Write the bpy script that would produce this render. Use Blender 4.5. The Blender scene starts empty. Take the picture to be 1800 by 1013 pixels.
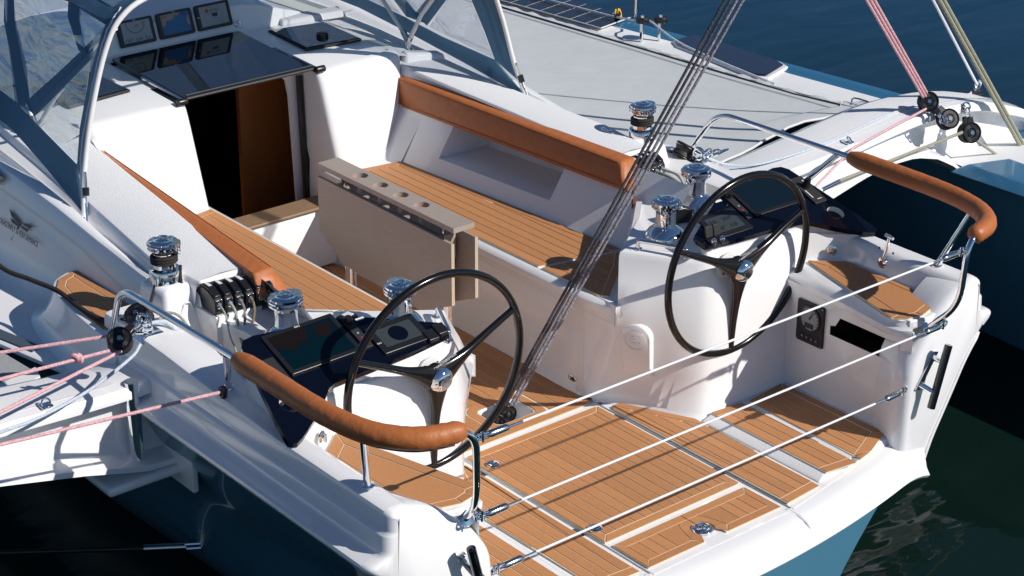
import bpy, bmesh, math, random
from mathutils import Vector, Matrix
R = math.radians
random.seed(7)
sc = bpy.context.scene
COL = sc.collection

# ------------------------------------------------------------------ camera, light, exposure
cam_d = bpy.data.cameras.new('camera'); cam = bpy.data.objects.new('camera', cam_d); COL.objects.link(cam)
PIT, YAW, ROLL = R(24.2565), R(39.4663), R(0.1242)
fw = Vector((math.sin(YAW)*math.cos(PIT), math.cos(YAW)*math.cos(PIT), -math.sin(PIT)))
r0 = Vector((math.cos(YAW), -math.sin(YAW), 0)); u0 = r0.cross(fw)
rt = math.cos(ROLL)*r0 + math.sin(ROLL)*u0; up = rt.cross(fw)
mw = Matrix((rt, up, -fw)).transposed().to_4x4(); mw.translation = (-4.695, -4.723, 3.922)
cam.matrix_world = mw
cam_d.sensor_width = 36; cam_d.lens = 36*3585.2/1800; cam_d.clip_start = .1; cam_d.clip_end = 3000
sc.camera = cam

SUN = Vector((.61, -1.17, 1.0)).normalized()
w = bpy.data.worlds.new('World'); sc.world = w; w.use_nodes = True
nt = w.node_tree; nt.nodes.clear()
sky = nt.nodes.new('ShaderNodeTexSky'); sky.sky_type = 'NISHITA'; sky.sun_disc = False
sky.sun_elevation = math.asin(SUN.z); sky.sun_rotation = math.atan2(SUN.x, SUN.y)
sky.altitude = 0; sky.air_density = 1.0; sky.dust_density = .0; sky.ozone_density = 6.0
bg = nt.nodes.new('ShaderNodeBackground'); bg.inputs[1].default_value = .058
wo = nt.nodes.new('ShaderNodeOutputWorld')
nt.links.new(sky.outputs[0], bg.inputs[0]); nt.links.new(bg.outputs[0], wo.inputs[0])
sl = bpy.data.lights.new('sun', 'SUN'); so = bpy.data.objects.new('sun', sl); COL.objects.link(so)
sl.energy = 4.2; sl.angle = R(.5); sl.color = (1, .95, .88)
so.rotation_euler = SUN.to_track_quat('Z', 'Y').to_euler()
so.location = (6, -12, 12)
sc.view_settings.view_transform = 'Standard'; sc.view_settings.look = 'None'
sc.view_settings.gamma = 1; sc.view_settings.use_curve_mapping = False
sc.view_settings.exposure = 0.17

# ------------------------------------------------------------------ materials
def mat(name, col, rough=.5, metal=0, coat=0, spec=.5, noise=0, nscale=20, bump=0, bscale=80, bdist=.001, bevel=0, stretch=None, rnd=0, coat_rough=.03, ns_rough=0):
    m = bpy.data.materials.new(name); m.use_nodes = True
    n = m.node_tree.nodes; l = m.node_tree.links
    p = n['Principled BSDF']
    p.inputs['Base Color'].default_value = (*col, 1); p.inputs['Roughness'].default_value = rough
    p.inputs['Metallic'].default_value = metal; p.inputs['Coat Weight'].default_value = coat
    p.inputs['Coat Roughness'].default_value = coat_rough; p.inputs['Specular IOR Level'].default_value = spec
    tc = None
    if noise or bump or ns_rough:
        tc = n.new('ShaderNodeTexCoord'); src = tc.outputs['Object']
        if stretch:
            mp = n.new('ShaderNodeMapping'); mp.inputs['Scale'].default_value = stretch
            l.new(src, mp.inputs[0]); src = mp.outputs[0]
    if noise or rnd:
        hs = n.new('ShaderNodeHueSaturation'); hs.inputs['Color'].default_value = (*col, 1)
        val = None
        if noise:
            t = n.new('ShaderNodeTexNoise'); t.inputs['Scale'].default_value = nscale; t.inputs['Detail'].default_value = 5
            l.new(src, t.inputs['Vector'])
            mr = n.new('ShaderNodeMapRange'); mr.inputs[1].default_value = .25; mr.inputs[2].default_value = .75
            mr.inputs[3].default_value = 1-noise; mr.inputs[4].default_value = 1+noise
            l.new(t.outputs[0], mr.inputs[0]); val = mr.outputs[0]
        if rnd:
            oi = n.new('ShaderNodeObjectInfo'); m2 = n.new('ShaderNodeMapRange')
            m2.inputs[3].default_value = 1-rnd; m2.inputs[4].default_value = 1+rnd
            l.new(oi.outputs['Random'], m2.inputs[0])
            if val:
                mm = n.new('ShaderNodeMath'); mm.operation = 'MULTIPLY'; l.new(val, mm.inputs[0]); l.new(m2.outputs[0], mm.inputs[1]); val = mm.outputs[0]
            else: val = m2.outputs[0]
        l.new(val, hs.inputs['Value']); l.new(hs.outputs[0], p.inputs['Base Color'])
    if ns_rough:
        t3 = n.new('ShaderNodeTexNoise'); t3.inputs['Scale'].default_value = 6; t3.inputs['Detail'].default_value = 6
        l.new(src, t3.inputs['Vector'])
        m3 = n.new('ShaderNodeMapRange'); m3.inputs[3].default_value = max(0, rough-ns_rough); m3.inputs[4].default_value = rough+ns_rough
        l.new(t3.outputs[0], m3.inputs[0]); l.new(m3.outputs[0], p.inputs['Roughness'])
    nrm = None
    if bevel:
        bv = n.new('ShaderNodeBevel'); bv.samples = 4; bv.inputs['Radius'].default_value = bevel; nrm = bv.outputs[0]
    if bump:
        t2 = n.new('ShaderNodeTexNoise'); t2.inputs['Scale'].default_value = bscale; t2.inputs['Detail'].default_value = 3
        l.new(src, t2.inputs['Vector'])
        b = n.new('ShaderNodeBump'); b.inputs['Strength'].default_value = bump; b.inputs['Distance'].default_value = bdist
        l.new(t2.outputs[0], b.inputs['Height'])
        if nrm: l.new(nrm, b.inputs['Normal'])
        nrm = b.outputs[0]
    if nrm: l.new(nrm, p.inputs['Normal'])
    return m
WHITE = (.84, .84, .85)
M = dict(
 gel=mat('gelcoat_white', WHITE, .18, coat=.4, bevel=.014, ns_rough=.06, noise=.012, nscale=3),
 gelsmooth=mat('gelcoat_white_smooth', WHITE, .17, coat=.4, ns_rough=.05, noise=.012, nscale=3),
 nonskid=mat('nonskid_white', (.77, .775, .79), .7, bump=.9, bscale=260, bdist=.003, bevel=.01, noise=.03, nscale=180),
 grey=mat('drain_grey', (.74, .75, .76), .35),
 teak=mat('synthetic_teak', (.50, .228, .090), .6, noise=.12, nscale=60, stretch=(6, 1, 1), rnd=.09, bump=.25, bscale=400, bdist=.0008),
 caulk=mat('caulk_cream', (.74, .66, .5), .7),
 leather=mat('tan_leather', (.42, .13, .035), .5, bump=.6, bscale=32, bdist=.006, noise=.06, nscale=25),
 thread=mat('brown_thread', (.13, .035, .01), .8),
 chrome=mat('polished_steel', (.86, .86, .87), .045, 1, ns_rough=.03),
 steel=mat('brushed_steel', (.62, .62, .63), .18, 1),
 black=mat('black_plastic', (.012, .012, .014), .32, noise=.15, nscale=30),
 matblack=mat('matt_black', (.018, .018, .02), .6),
 carbon=mat('lacquered_carbon', (.008, .007, .007), .16, coat=.15, spec=.4, noise=.3, nscale=400, coat_rough=.02),
 navy=mat('navy_gloss_panel', (.002, .0035, .010), .08, spec=.3, ns_rough=.04),
 smoke=mat('smoked_acrylic', (.002, .004, .008), .03, coat=1),
 screen=mat('screen_glass_dark', (.004, .010, .016), .06),
 lcd=mat('lcd_grey', (.04, .048, .052), .12),
 lcdlight=mat('lcd_light', (.30, .31, .32), .12, coat=.5),
 ink=mat('ink_dark', (.02, .022, .025), .4),
 chartblue=mat('chart_blue', (.012, .10, .26), .15, coat=.4),
 chartsand=mat('chart_sand', (.33, .23, .15), .15, coat=.4),
 chartdim=mat('chart_dim_teal', (.0008, .009, .014), .07, spec=.25),
 chartdimsand=mat('chart_dim_sand', (.009, .006, .005), .07, spec=.25),
 white=mat('white_plastic', (.72, .72, .72), .4),
 sill=mat('brown_sill', (.26, .165, .10), .5, noise=.08, nscale=30),
 taupe=mat('taupe_composite', (.37, .305, .26), .5, noise=.07, nscale=14, stretch=(12, 1, 12), bump=.15, bscale=90),
 taupelight=mat('taupe_edge', (.52, .42, .32), .6, noise=.05, nscale=40),
 mahog=mat('mahogany', (.25, .085, .022), .35, noise=.18, nscale=9, stretch=(1, 1, .12), coat=.2),
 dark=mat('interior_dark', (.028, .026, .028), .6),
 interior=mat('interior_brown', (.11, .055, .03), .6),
 hull=mat('metallic_blue_paint', (.065, .20, .30), .25, .1, coat=.5, ns_rough=.03),
 hulldark=mat('blue_black_antifoul', (.008, .015, .022), .5),
 bluestripe=mat('float_blue', (.04, .17, .31), .3, .1, coat=.4),
 tarp=mat('grey_tarpaulin', (.53, .55, .56), .55, bump=.6, bscale=3, bdist=.02, noise=.02, nscale=6),
 net=mat('grey_net', (.33, .33, .35), .8, noise=.3, nscale=300),
 track=mat('slate_blue_track', (.06, .085, .12), .45),
 solar=mat('solar_cells', (.006, .007, .015), .15, coat=.5),
 pink=mat('pink_fleck_rope', (.70, .40, .43), .8, bump=.9, bscale=180, bdist=.004, noise=.4, nscale=170),
 bluerope=mat('pale_blue_rope', (.52, .59, .67), .8, bump=.9, bscale=180, bdist=.004, noise=.25, nscale=170),
 khaki=mat('khaki_rope', (.33, .32, .24), .8, bump=.9, bscale=180, bdist=.004, noise=.25, nscale=170),
 greyrope=mat('grey_fleck_rope', (.25, .24, .27), .8, bump=.9, bscale=150, bdist=.004, noise=.95, nscale=130),
 darkrope=mat('charcoal_fleck_rope', (.06, .056, .07), .8, bump=.9, bscale=150, bdist=.004, noise=.95, nscale=130),
 browngrey=mat('black_brown_rope', (.022, .019, .016), .85, bump=.9, bscale=150, bdist=.004, noise=.4, nscale=150),
 silverope=mat('pale_green_grey_rope', (.36, .38, .34), .8, bump=.9, bscale=170, bdist=.004, noise=.25, nscale=170),
 tanrope=mat('tan_fleck_rope', (.20, .16, .10), .8, bump=.9, bscale=170, bdist=.004, noise=.8, nscale=170),
 wire=mat('white_coated_line', (.80, .80, .83), .4),
 yellow=mat('yellow_sheave', (.75, .42, .02), .4),
 red=mat('red_plastic', (.45, .02, .02), .4),
)
def vinyl(nm='clear_vinyl', bs=.9, lo=.08, haze=.2):
    m = bpy.data.materials.new(nm); m.use_nodes = True; n = m.node_tree.nodes; l = m.node_tree.links
    n.clear(); out = n.new('ShaderNodeOutputMaterial')
    tr = n.new('ShaderNodeBsdfTransparent'); tr.inputs[0].default_value = (.86, .89, .92, 1)
    gl = n.new('ShaderNodeBsdfGlossy'); gl.inputs['Roughness'].default_value = .08; gl.inputs[0].default_value = (.9, .93, 1, 1)
    df = n.new('ShaderNodeBsdfDiffuse'); df.inputs[0].default_value = (.6, .65, .72, 1)
    tc = n.new('ShaderNodeTexCoord'); mp = n.new('ShaderNodeMapping'); mp.inputs['Scale'].default_value = (2, 2, 7); mp.inputs['Rotation'].default_value = (.6, .3, 0)
    l.new(tc.outputs['Object'], mp.inputs[0])
    t = n.new('ShaderNodeTexNoise'); t.inputs['Scale'].default_value = 1.5; t.inputs['Detail'].default_value = 3; t.inputs['Distortion'].default_value = 1.0
    l.new(mp.outputs[0], t.inputs['Vector'])
    b = n.new('ShaderNodeBump'); b.inputs['Strength'].default_value = bs; b.inputs['Distance'].default_value = .014
    l.new(t.outputs[0], b.inputs['Height']); l.new(b.outputs[0], gl.inputs['Normal'])
    lw = n.new('ShaderNodeLayerWeight'); lw.inputs[0].default_value = .5; l.new(b.outputs[0], lw.inputs['Normal'])
    fr = n.new('ShaderNodeMath'); fr.operation = 'POWER'; fr.inputs[1].default_value = 3.0; l.new(lw.outputs['Facing'], fr.inputs[0])
    mr = n.new('ShaderNodeMapRange'); mr.inputs[1].default_value = 0; mr.inputs[2].default_value = 1; mr.inputs[3].default_value = lo; mr.inputs[4].default_value = 1
    l.new(fr.outputs[0], mr.inputs[0])
    m1 = n.new('ShaderNodeMixShader'); m1.inputs[0].default_value = haze
    l.new(tr.outputs[0], m1.inputs[1]); l.new(df.outputs[0], m1.inputs[2])
    m2 = n.new('ShaderNodeMixShader'); l.new(mr.outputs[0], m2.inputs[0]); l.new(m1.outputs[0], m2.inputs[1]); l.new(gl.outputs[0], m2.inputs[2])
    l.new(m2.outputs[0], out.inputs[0]); return m
M['vinyl'] = vinyl()
M['vinylflat'] = vinyl('clear_vinyl_flat', .06, .0, .05)
def canvas(nm, col, tcol, k):
    m = mat(nm, col, .8, bump=.5, bscale=18, bdist=.006, noise=.06, nscale=30); n = m.node_tree.nodes; l = m.node_tree.links
    tr = n.new('ShaderNodeBsdfTranslucent'); tr.inputs[0].default_value = (*tcol, 1)
    mx = n.new('ShaderNodeMixShader'); mx.inputs[0].default_value = k
    l.new(n['Principled BSDF'].outputs[0], mx.inputs[1]); l.new(tr.outputs[0], mx.inputs[2]); l.new(mx.outputs[0], n['Material Output'].inputs[0]); return m
M['canvas'] = canvas('blue_canvas', (.085, .20, .33), (.30, .42, .52), .38)
def water():
    m = mat('sea_water', (.002, .015, .032), .03, spec=.4)
    n = m.node_tree.nodes; l = m.node_tree.links; p = n['Principled BSDF']; p.inputs['IOR'].default_value = 1.33
    tc = n.new('ShaderNodeTexCoord')
    hs = []
    for s, st, rz in ((.7, (1, 2.4, 1), .5), (3.2, (1, 2.2, 1), .3), (.25, (1, 1.6, 1), .9)):
        mp = n.new('ShaderNodeMapping'); mp.inputs['Scale'].default_value = st; mp.inputs['Rotation'].default_value = (0, 0, rz)
        l.new(tc.outputs['Object'], mp.inputs[0])
        t = n.new('ShaderNodeTexNoise'); t.inputs['Scale'].default_value = s; t.inputs['Detail'].default_value = 2.0; t.inputs['Distortion'].default_value = .4
        l.new(mp.outputs[0], t.inputs['Vector']); hs.append(t.outputs[0])
    a = n.new('ShaderNodeMath'); a.operation = 'MULTIPLY_ADD'; a.inputs[1].default_value = .10; l.new(hs[1], a.inputs[0]); l.new(hs[0], a.inputs[2])
    c = n.new('ShaderNodeMath'); c.operation = 'MULTIPLY_ADD'; c.inputs[1].default_value = 1.2; l.new(hs[2], c.inputs[0]); l.new(a.outputs[0], c.inputs[2])
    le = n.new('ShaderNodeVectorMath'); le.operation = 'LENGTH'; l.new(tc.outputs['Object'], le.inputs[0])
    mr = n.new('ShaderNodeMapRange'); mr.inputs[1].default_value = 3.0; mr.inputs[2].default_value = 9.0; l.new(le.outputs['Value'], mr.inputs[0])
    cm = n.new('ShaderNodeMix'); cm.data_type = 'RGBA'; cm.inputs[6].default_value = (.004, .0135, .010, 1); cm.inputs[7].default_value = (.004, .034, .072, 1)   # dark green around the stern, mixed to blue farther out
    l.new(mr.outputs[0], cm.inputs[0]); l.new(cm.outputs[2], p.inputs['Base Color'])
    b = n.new('ShaderNodeBump'); b.inputs['Strength'].default_value = .5; b.inputs['Distance'].default_value = .045
    l.new(c.outputs[0], b.inputs['Height']); l.new(b.outputs[0], p.inputs['Normal'])
    return m
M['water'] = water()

# ------------------------------------------------------------------ mesh building
def V(*a): return Vector(a)
class MB:
    def __init__(s): s.v = []; s.f = []
    def add(s, vs, fs):
        o = len(s.v); s.v += [Vector(p) for p in vs]; s.f += [tuple(i+o for i in q) for q in fs]; return s
    def grid(s, rows, closed=False):
        n = len(rows[0]); vs = [p for r in rows for p in r]; fs = []
        for i in range(len(rows)-1):
            for j in range(n if closed else n-1):
                k = (j+1) % n; fs.append((i*n+j, i*n+k, (i+1)*n+k, (i+1)*n+j))
        return s.add(vs, fs)
    def poly(s, pts): return s.add(pts, [tuple(range(len(pts)))])
    def prism(s, bot, top):
        n = len(bot); fs = [tuple(reversed(range(n))), tuple(range(n, 2*n))]
        for i in range(n): j = (i+1) % n; fs.append((i, j, n+j, n+i))
        return s.add(list(bot)+list(top), fs)
    def ext(s, xy, z0, z1): return s.prism([(p[0], p[1], z0) for p in xy], [(p[0], p[1], z1) for p in xy])
    def slab(s, pts, n, t):           # polygon thickened along -n
        n = Vector(n).normalized()*t; return s.prism([Vector(p)-n for p in pts], [Vector(p) for p in pts])
    def box(s, x0, x1, y0, y1, z0, z1): return s.ext([(x0, y0), (x1, y0), (x1, y1), (x0, y1)], z0, z1)
    def tube(s, path, r, n=10, closed=False, caps=True):
        P = [Vector(p) for p in path]; m = len(P)
        rs = r if isinstance(r, (list, tuple)) else [r]*m
        rows = []; nrm = None
        for i, p in enumerate(P):
            if closed: t = P[(i+1) % m]-P[i-1]
            else: t = P[min(i+1, m-1)]-P[max(i-1, 0)]
            if t.length < 1e-9: t = Vector((0, 0, 1))
            t.normalize()
            if nrm is None:
                a = Vector((0, 0, 1)) if abs(t.z) < .9 else Vector((1, 0, 0)); nrm = t.cross(a).normalized()
            else:
                nrm = nrm-t*nrm.dot(t)
                if nrm.length < 1e-6: nrm = t.orthogonal()
                nrm.normalize()
            b = t.cross(nrm)
            rows.append([p+rs[i]*(math.cos(2*math.pi*k/n)*nrm+math.sin(2*math.pi*k/n)*b) for k in range(n)])
        if closed: rows.append(rows[0])
        o = len(s.v); s.grid(rows, True)
        if caps and not closed:
            s.f.append(tuple(o+k for k in reversed(range(n)))); e = o+(m-1)*n; s.f.append(tuple(e+k for k in range(n)))
        return s
    def lathe(s, prof, o=(0, 0, 0), ax=(0, 0, 1), n=24):
        ax = Vector(ax).normalized(); a = ax.orthogonal().normalized(); b = ax.cross(a); o = Vector(o)
        rows = [[o+ax*z+r*(math.cos(2*math.pi*k/n)*a+math.sin(2*math.pi*k/n)*b) for k in range(n)] for r, z in prof]
        return s.grid(rows, True)
    def cyl(s, a, b, r, n=14):
        return s.tube([a, b], r, n)
    def ball(s, c, r, n=10):
        return s.lathe([(max(1e-4, r*math.sin(math.pi*i/8)), -r*math.cos(math.pi*i/8)) for i in range(9)], c, (0, 0, 1), n)
    def torus(s, c, ax, R_, r, n=28, k=8, a0=0, a1=None):
        ax = Vector(ax).normalized(); a = ax.orthogonal().normalized(); b = ax.cross(a); c = Vector(c)
        full = a1 is None; a1 = 2*math.pi if full else a1
        pts = [c+R_*(math.cos(a0+(a1-a0)*i/n)*a+math.sin(a0+(a1-a0)*i/n)*b) for i in range(n if full else n+1)]
        return s.tube(pts, r, k, closed=full)
    def xf(s, fn): s.v = [Vector(fn(p)) for p in s.v]; return s
    def build(s, name, m, parent=None, mx=1, smooth=True, bev=0, sub=0, ang=38, seg=2, weld=True):
        vs = [Vector((p.x*mx, p.y, p.z)) for p in s.v]
        if parent is not None:
            o = wloc(parent); vs = [p-o for p in vs]
        me = bpy.data.meshes.new(name)
        bm = bmesh.new(); bv = [bm.verts.new(p) for p in vs]
        for f in s.f:
            try: bm.faces.new([bv[i] for i in f])
            except ValueError: pass
        if weld: bmesh.ops.remove_doubles(bm, verts=bm.verts, dist=1e-5)
        bmesh.ops.recalc_face_normals(bm, faces=bm.faces)
        bm.to_mesh(me); bm.free()
        me.materials.append(M[m] if isinstance(m, str) else m)
        if smooth and len(me.polygons):
            me.polygons.foreach_set('use_smooth', [True]*len(me.polygons)); me.set_sharp_from_angle(angle=R(ang))
        o = bpy.data.objects.new(name, me); COL.objects.link(o)
        if parent is not None: o.parent = parent
        if bev:
            b = o.modifiers.new('bevel', 'BEVEL'); b.width = bev; b.segments = seg; b.limit_method = 'ANGLE'; b.angle_limit = R(32); b.harden_normals = False
        if sub:
            u = o.modifiers.new('sub', 'SUBSURF'); u.levels = sub; u.render_levels = sub
        return o
def wloc(o):
    v = Vector((0, 0, 0))
    while o is not None: v += Vector(o.location); o = o.parent
    return v
def tag(o, label=None, cat=None, group=None, kind=None):
    if label: o['label'] = label
    if cat: o['category'] = cat
    if group: o['group'] = group
    if kind: o['kind'] = kind
    return o
def thing(name, label, cat, loc=(0, 0, 0), group=None):
    o = bpy.data.objects.new(name, None); COL.objects.link(o); o.location = loc; o.empty_display_size = .05
    return tag(o, label, cat, group)
def copy_tree(o, parent=None):
    c = o.copy(); COL.objects.link(c)
    if parent is not None: c.parent = parent
    for ch in list(o.children): copy_tree(ch, c)
    return c
def smooth(pts, k=6, closed=False):      # Catmull-Rom
    P = [Vector(p) for p in pts]; n = len(P); out = []
    rng = range(n if closed else n-1)
    for i in rng:
        p0 = P[(i-1) % n] if closed or i > 0 else P[0]*2-P[1]
        p1 = P[i]; p2 = P[(i+1) % n]
        p3 = P[(i+2) % n] if closed or i+2 < n else P[-1]*2-P[-2]
        for j in range(k):
            t = j/k
            out.append(.5*((2*p1)+(p2-p0)*t+(2*p0-5*p1+4*p2-p3)*t*t+(3*p1-p0-3*p2+p3)*t**3))
    if not closed: out.append(P[-1])
    return out
def fillet(pts, r, k=6):
    P = [Vector(p) for p in pts]; out = [P[0]]
    for i in range(1, len(P)-1):
        a = (P[i-1]-P[i]); b = (P[i+1]-P[i]); rr = min(r, a.length*.49, b.length*.49)
        A = P[i]+a.normalized()*rr; B = P[i]+b.normalized()*rr
        for j in range(k+1):
            t = j/k; out.append(A*(1-t)**2+P[i]*2*t*(1-t)+B*t*t)
    out.append(P[-1]); return out
def rpoly(c, hw, hh, r, k=5):             # rounded rectangle, 2D
    out = []
    for sx, sy, a in ((1, 1, 0), (-1, 1, 90), (-1, -1, 180), (1, -1, 270)):
        for j in range(k+1):
            t = R(a+90*j/k); out.append((c[0]+sx*(hw-r)+r*math.cos(t), c[1]+sy*(hh-r)+r*math.sin(t)))
    return out
class Fr:                                 # local frame: origin, u, v, n
    def __init__(s, o, u, v):
        s.o = Vector(o); s.u = Vector(u).normalized(); s.n = s.u.cross(Vector(v)).normalized(); s.v = s.n.cross(s.u)
    def p(s, a, b, c=0): return s.o+s.u*a+s.v*b+s.n*c
    def slab(s, mb, poly, c0, c1): return mb.prism([s.p(a, b, c0) for a, b in poly], [s.p(a, b, c1) for a, b in poly])
def text(txt, size, fr, name, m, parent=None, a=0, b=0, c=.001, align='LEFT', squeeze=1, thick=.0004):
    cu = bpy.data.curves.new(name, 'FONT'); cu.body = txt; cu.size = size; cu.align_x = align; cu.extrude = thick
    cu.resolution_u = 2
    o = bpy.data.objects.new(name, cu); COL.objects.link(o)
    me = bpy.data.meshes.new_from_object(o.evaluated_get(bpy.context.evaluated_depsgraph_get()))
    bpy.data.objects.remove(o); bpy.data.curves.remove(cu)
    off = wloc(parent) if parent else Vector()
    for v in me.vertices: v.co = fr.p(a+v.co.x*squeeze, b+v.co.y, c+v.co.z)-off
    me.materials.clear(); me.materials.append(M[m])
    me.name = name; ob = bpy.data.objects.new(name, me); COL.objects.link(ob)
    if parent: ob.parent = parent
    return ob

# planking ---------------------------------------------------------
def clip(poly, a, b, c):                  # keep a*x+b*y<=c
    out = []
    for i in range(len(poly)):
        p, q = poly[i], poly[(i+1) % len(poly)]
        dp = a*p[0]+b*p[1]-c; dq = a*q[0]+b*q[1]-c
        if dp <= 0: out.append(p)
        if (dp < 0 < dq) or (dq < 0 < dp):
            t = dp/(dp-dq); out.append((p[0]+(q[0]-p[0])*t, p[1]+(q[1]-p[1])*t))
    return out
def area(p): return .5*sum(p[i][0]*p[(i+1) % len(p)][1]-p[(i+1) % len(p)][0]*p[i][1] for i in range(len(p)))
def inset(poly, d):
    if area(poly) < 0: poly = poly[::-1]
    n = len(poly); out = []
    ds = d if isinstance(d, (list, tuple)) else [d]*n
    L = []
    for i in range(n):
        p, q = Vector(poly[i]), Vector(poly[(i+1) % n]); t = (q-p).normalized(); nn = Vector((-t.y, t.x)); L.append((p+nn*ds[i], t))
    for i in range(n):
        p, t = L[i-1]; q, u = L[i]; den = t.x*u.y-t.y*u.x
        if abs(den) < 1e-6: out.append(tuple(q)); continue
        k = ((q.x-p.x)*u.y-(q.y-p.y)*u.x)/den; out.append(tuple(p+t*k))
    return out
def piece(poly, z, zt, parent, mx, fz=None):
    if len(poly) < 3 or abs(area(poly)) < 6e-5: return
    mb = MB()
    if area(poly) < 0: poly = poly[::-1]
    if fz: mb.prism([(p[0], p[1], fz(*p)+z) for p in poly], [(p[0], p[1], fz(*p)+zt) for p in poly])
    else: mb.ext(poly, z, zt)
    mb.build('plank', 'teak', parent, mx, smooth=False)
def panel(parent, poly, z, mx=1, border=.034, pitch=.0492, x0=0, gap=.0056, thick=.0049, hole=None, planks=True, ang=0, label=None, base_hole=None):
    if area(poly) < 0:
        poly = poly[::-1]
        if isinstance(border, (list, tuple)): border = [border[(len(poly)-2-i) % len(poly)] for i in range(len(poly))]
    mb = MB()
    if base_hole:
        x0_, x1_, y0_, y1_ = base_hole
        for q in (clip(poly, 1, 0, x0_), clip(poly, -1, 0, -x1_), clip(clip(clip(poly, -1, 0, -x0_), 1, 0, x1_), 0, 1, y0_), clip(clip(clip(poly, -1, 0, -x0_), 1, 0, x1_), 0, -1, -y1_)): mb.ext(q, z-.003, z+.0025)
    else: mb.ext(poly, z-.003, z+.0025)
    base = mb.build('decking_panel', 'caulk', parent, mx, smooth=False)
    if label: base['label'] = label
    n = len(poly); zt = z+thick; zb = z+.001
    bl = border if isinstance(border, (list, tuple)) else [border]*n
    if len(bl) != n: print('BORDER LEN', len(bl), n)
    if max(bl) > 0:
        inn = inset(poly, bl)
        for i in range(n):
            if bl[i] <= 0: continue
            j = (i+1) % n
            q = inset([poly[i], poly[j], inn[j], inn[i]], [0, gap*.5, 0, gap*.5])
            piece(q, zb, zt, base, mx)
        inn = inset(poly, [b+(gap if b > 0 else 0) for b in bl])
    else: inn = poly
    if planks:
        ca, sa = math.cos(ang), math.sin(ang)
        us = [p[0]*ca+p[1]*sa for p in inn]
        k = math.floor((min(us)-x0)/pitch)
        while x0+k*pitch < max(us):
            a, b = x0+k*pitch+gap/2, x0+(k+1)*pitch-gap/2
            q = clip(clip(inn, ca, sa, b), -ca, -sa, -a)
            if len(q) >= 3:
                if hole:
                    hx0, hx1, hy0, hy1 = hole
                    xs = [p[0] for p in q]
                    if max(xs) > hx0 and min(xs) < hx1:
                        piece(clip(q, 0, 1, hy0), zb, zt, base, mx); piece(clip(q, 0, -1, -hy1), zb, zt, base, mx)
                    else: piece(q, zb, zt, base, mx)
                else: piece(q, zb, zt, base, mx)
            k += 1
    else: piece(inn, zb, zt, base, mx)
    return base
# ------------------------------------------------------------------ sea
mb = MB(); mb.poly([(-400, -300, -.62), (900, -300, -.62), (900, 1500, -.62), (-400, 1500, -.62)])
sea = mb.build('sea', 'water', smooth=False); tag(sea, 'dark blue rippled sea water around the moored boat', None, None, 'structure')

# ------------------------------------------------------------------ main hull
boat = thing('trimaran_hull', 'white and blue main hull of a moored trimaran with teak lined open cockpit', 'sailboat')
BOTH = (1, -1)
def shift(x): return .13*(abs(x)/1.06)**2
# sole, drain channels and mainsheet well
mb = MB(); zs = -.003
for x0, x1, y0, y1 in ((-.349, .349, -.245, .965), (-.349, -.08, .965, 1.125), (.125, .349, .965, 1.125), (-.349, .349, 1.125, 2.84)):
    mb.box(x0, x1, y0, y1, -.07, zs)
mb.box(-.42, -.349, .86, 2.84, -.07, zs); mb.box(.349, .42, .86, 2.84, -.07, zs)
for s in BOTH:
    mb.ext([(s*x, y) for x, y in ((.376, -.242), (.7, -.188), (1.0, -.128), (1.12, -.1), (1.12, .62), (.42, 1.0), (.376, .86))], -.07, zs)
    mb.box(min(s*.349, s*.376), max(s*.349, s*.376), -.245, .86, -.075, -.0085)
mb.build('cockpit_sole', 'gel', boat, smooth=False)
mb = MB(); rows = []
for k, (hw, hh, z) in enumerate(((.104, .082, .004), (.101, .079, .006), (.096, .074, .002), (.09, .068, -.09), (.05, .04, -.095))):
    rows.append([(x, y, z) for x, y in rpoly((.0225, 1.0445), hw, hh, .03 if k < 4 else .02)])
mb.grid(rows, True); mb.poly(rows[-1]); mb.build('mainsheet_well', 'gel', boat)
# transom roll
mb = MB(); rows = []
xs = [-1.18+2.36*i/40 for i in range(41)]
for x in xs:
    s = shift(x); e = max(0, (abs(x)-.95)/.23)
    prof = [(-.243, -.0035), (-.285, -.005), (-.325, -.014), (-.36, -.034), (-.384, -.060), (-.396, -.088), (-.386, -.102), (-.3, -.11)]
    rows.append([(x, y+s*(1 if k < 5 else .95), z+(-.055*e*e if k > 3 else 0)) for k, (y, z) in enumerate(prof)])
mb.grid(rows); mb.build('transom', 'gelsmooth', boat)
for s in BOTH:                                                     # drain outlets over the transom
    mb = MB(); mb.tube([(s*.3625, -.22, -.0125), (s*.3625, -.285, -.0115), (s*.3625, -.325, -.022), (s*.3625, -.345, -.037)], [.009, .010, .010, .007], 8); mb.build('drain_outlet', 'gelsmooth', boat)
    for y0 in (.12, .70):
        mb = MB()
        for k in range(7): mb.box(s*.3625-.010, s*.3625+.010, y0+k*.009, y0+k*.009+.005, -.0083, -.0062)
        mb.build('drain_grille', 'ink', boat, smooth=False)
# side steps
for mx in BOTH:
    b = [(.592, -.165), (1.12, -.125), (1.12, .5), (.592, .485)]; t = [(.645, -.15), (1.12, -.11), (1.12, .5), (.645, .475)]
    mb = MB(); mb.prism([(x, y, -.004) for x, y in b], [(x, y, .020) for x, y in t]); mb.build('side_step', 'nonskid', boat, mx)

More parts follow.
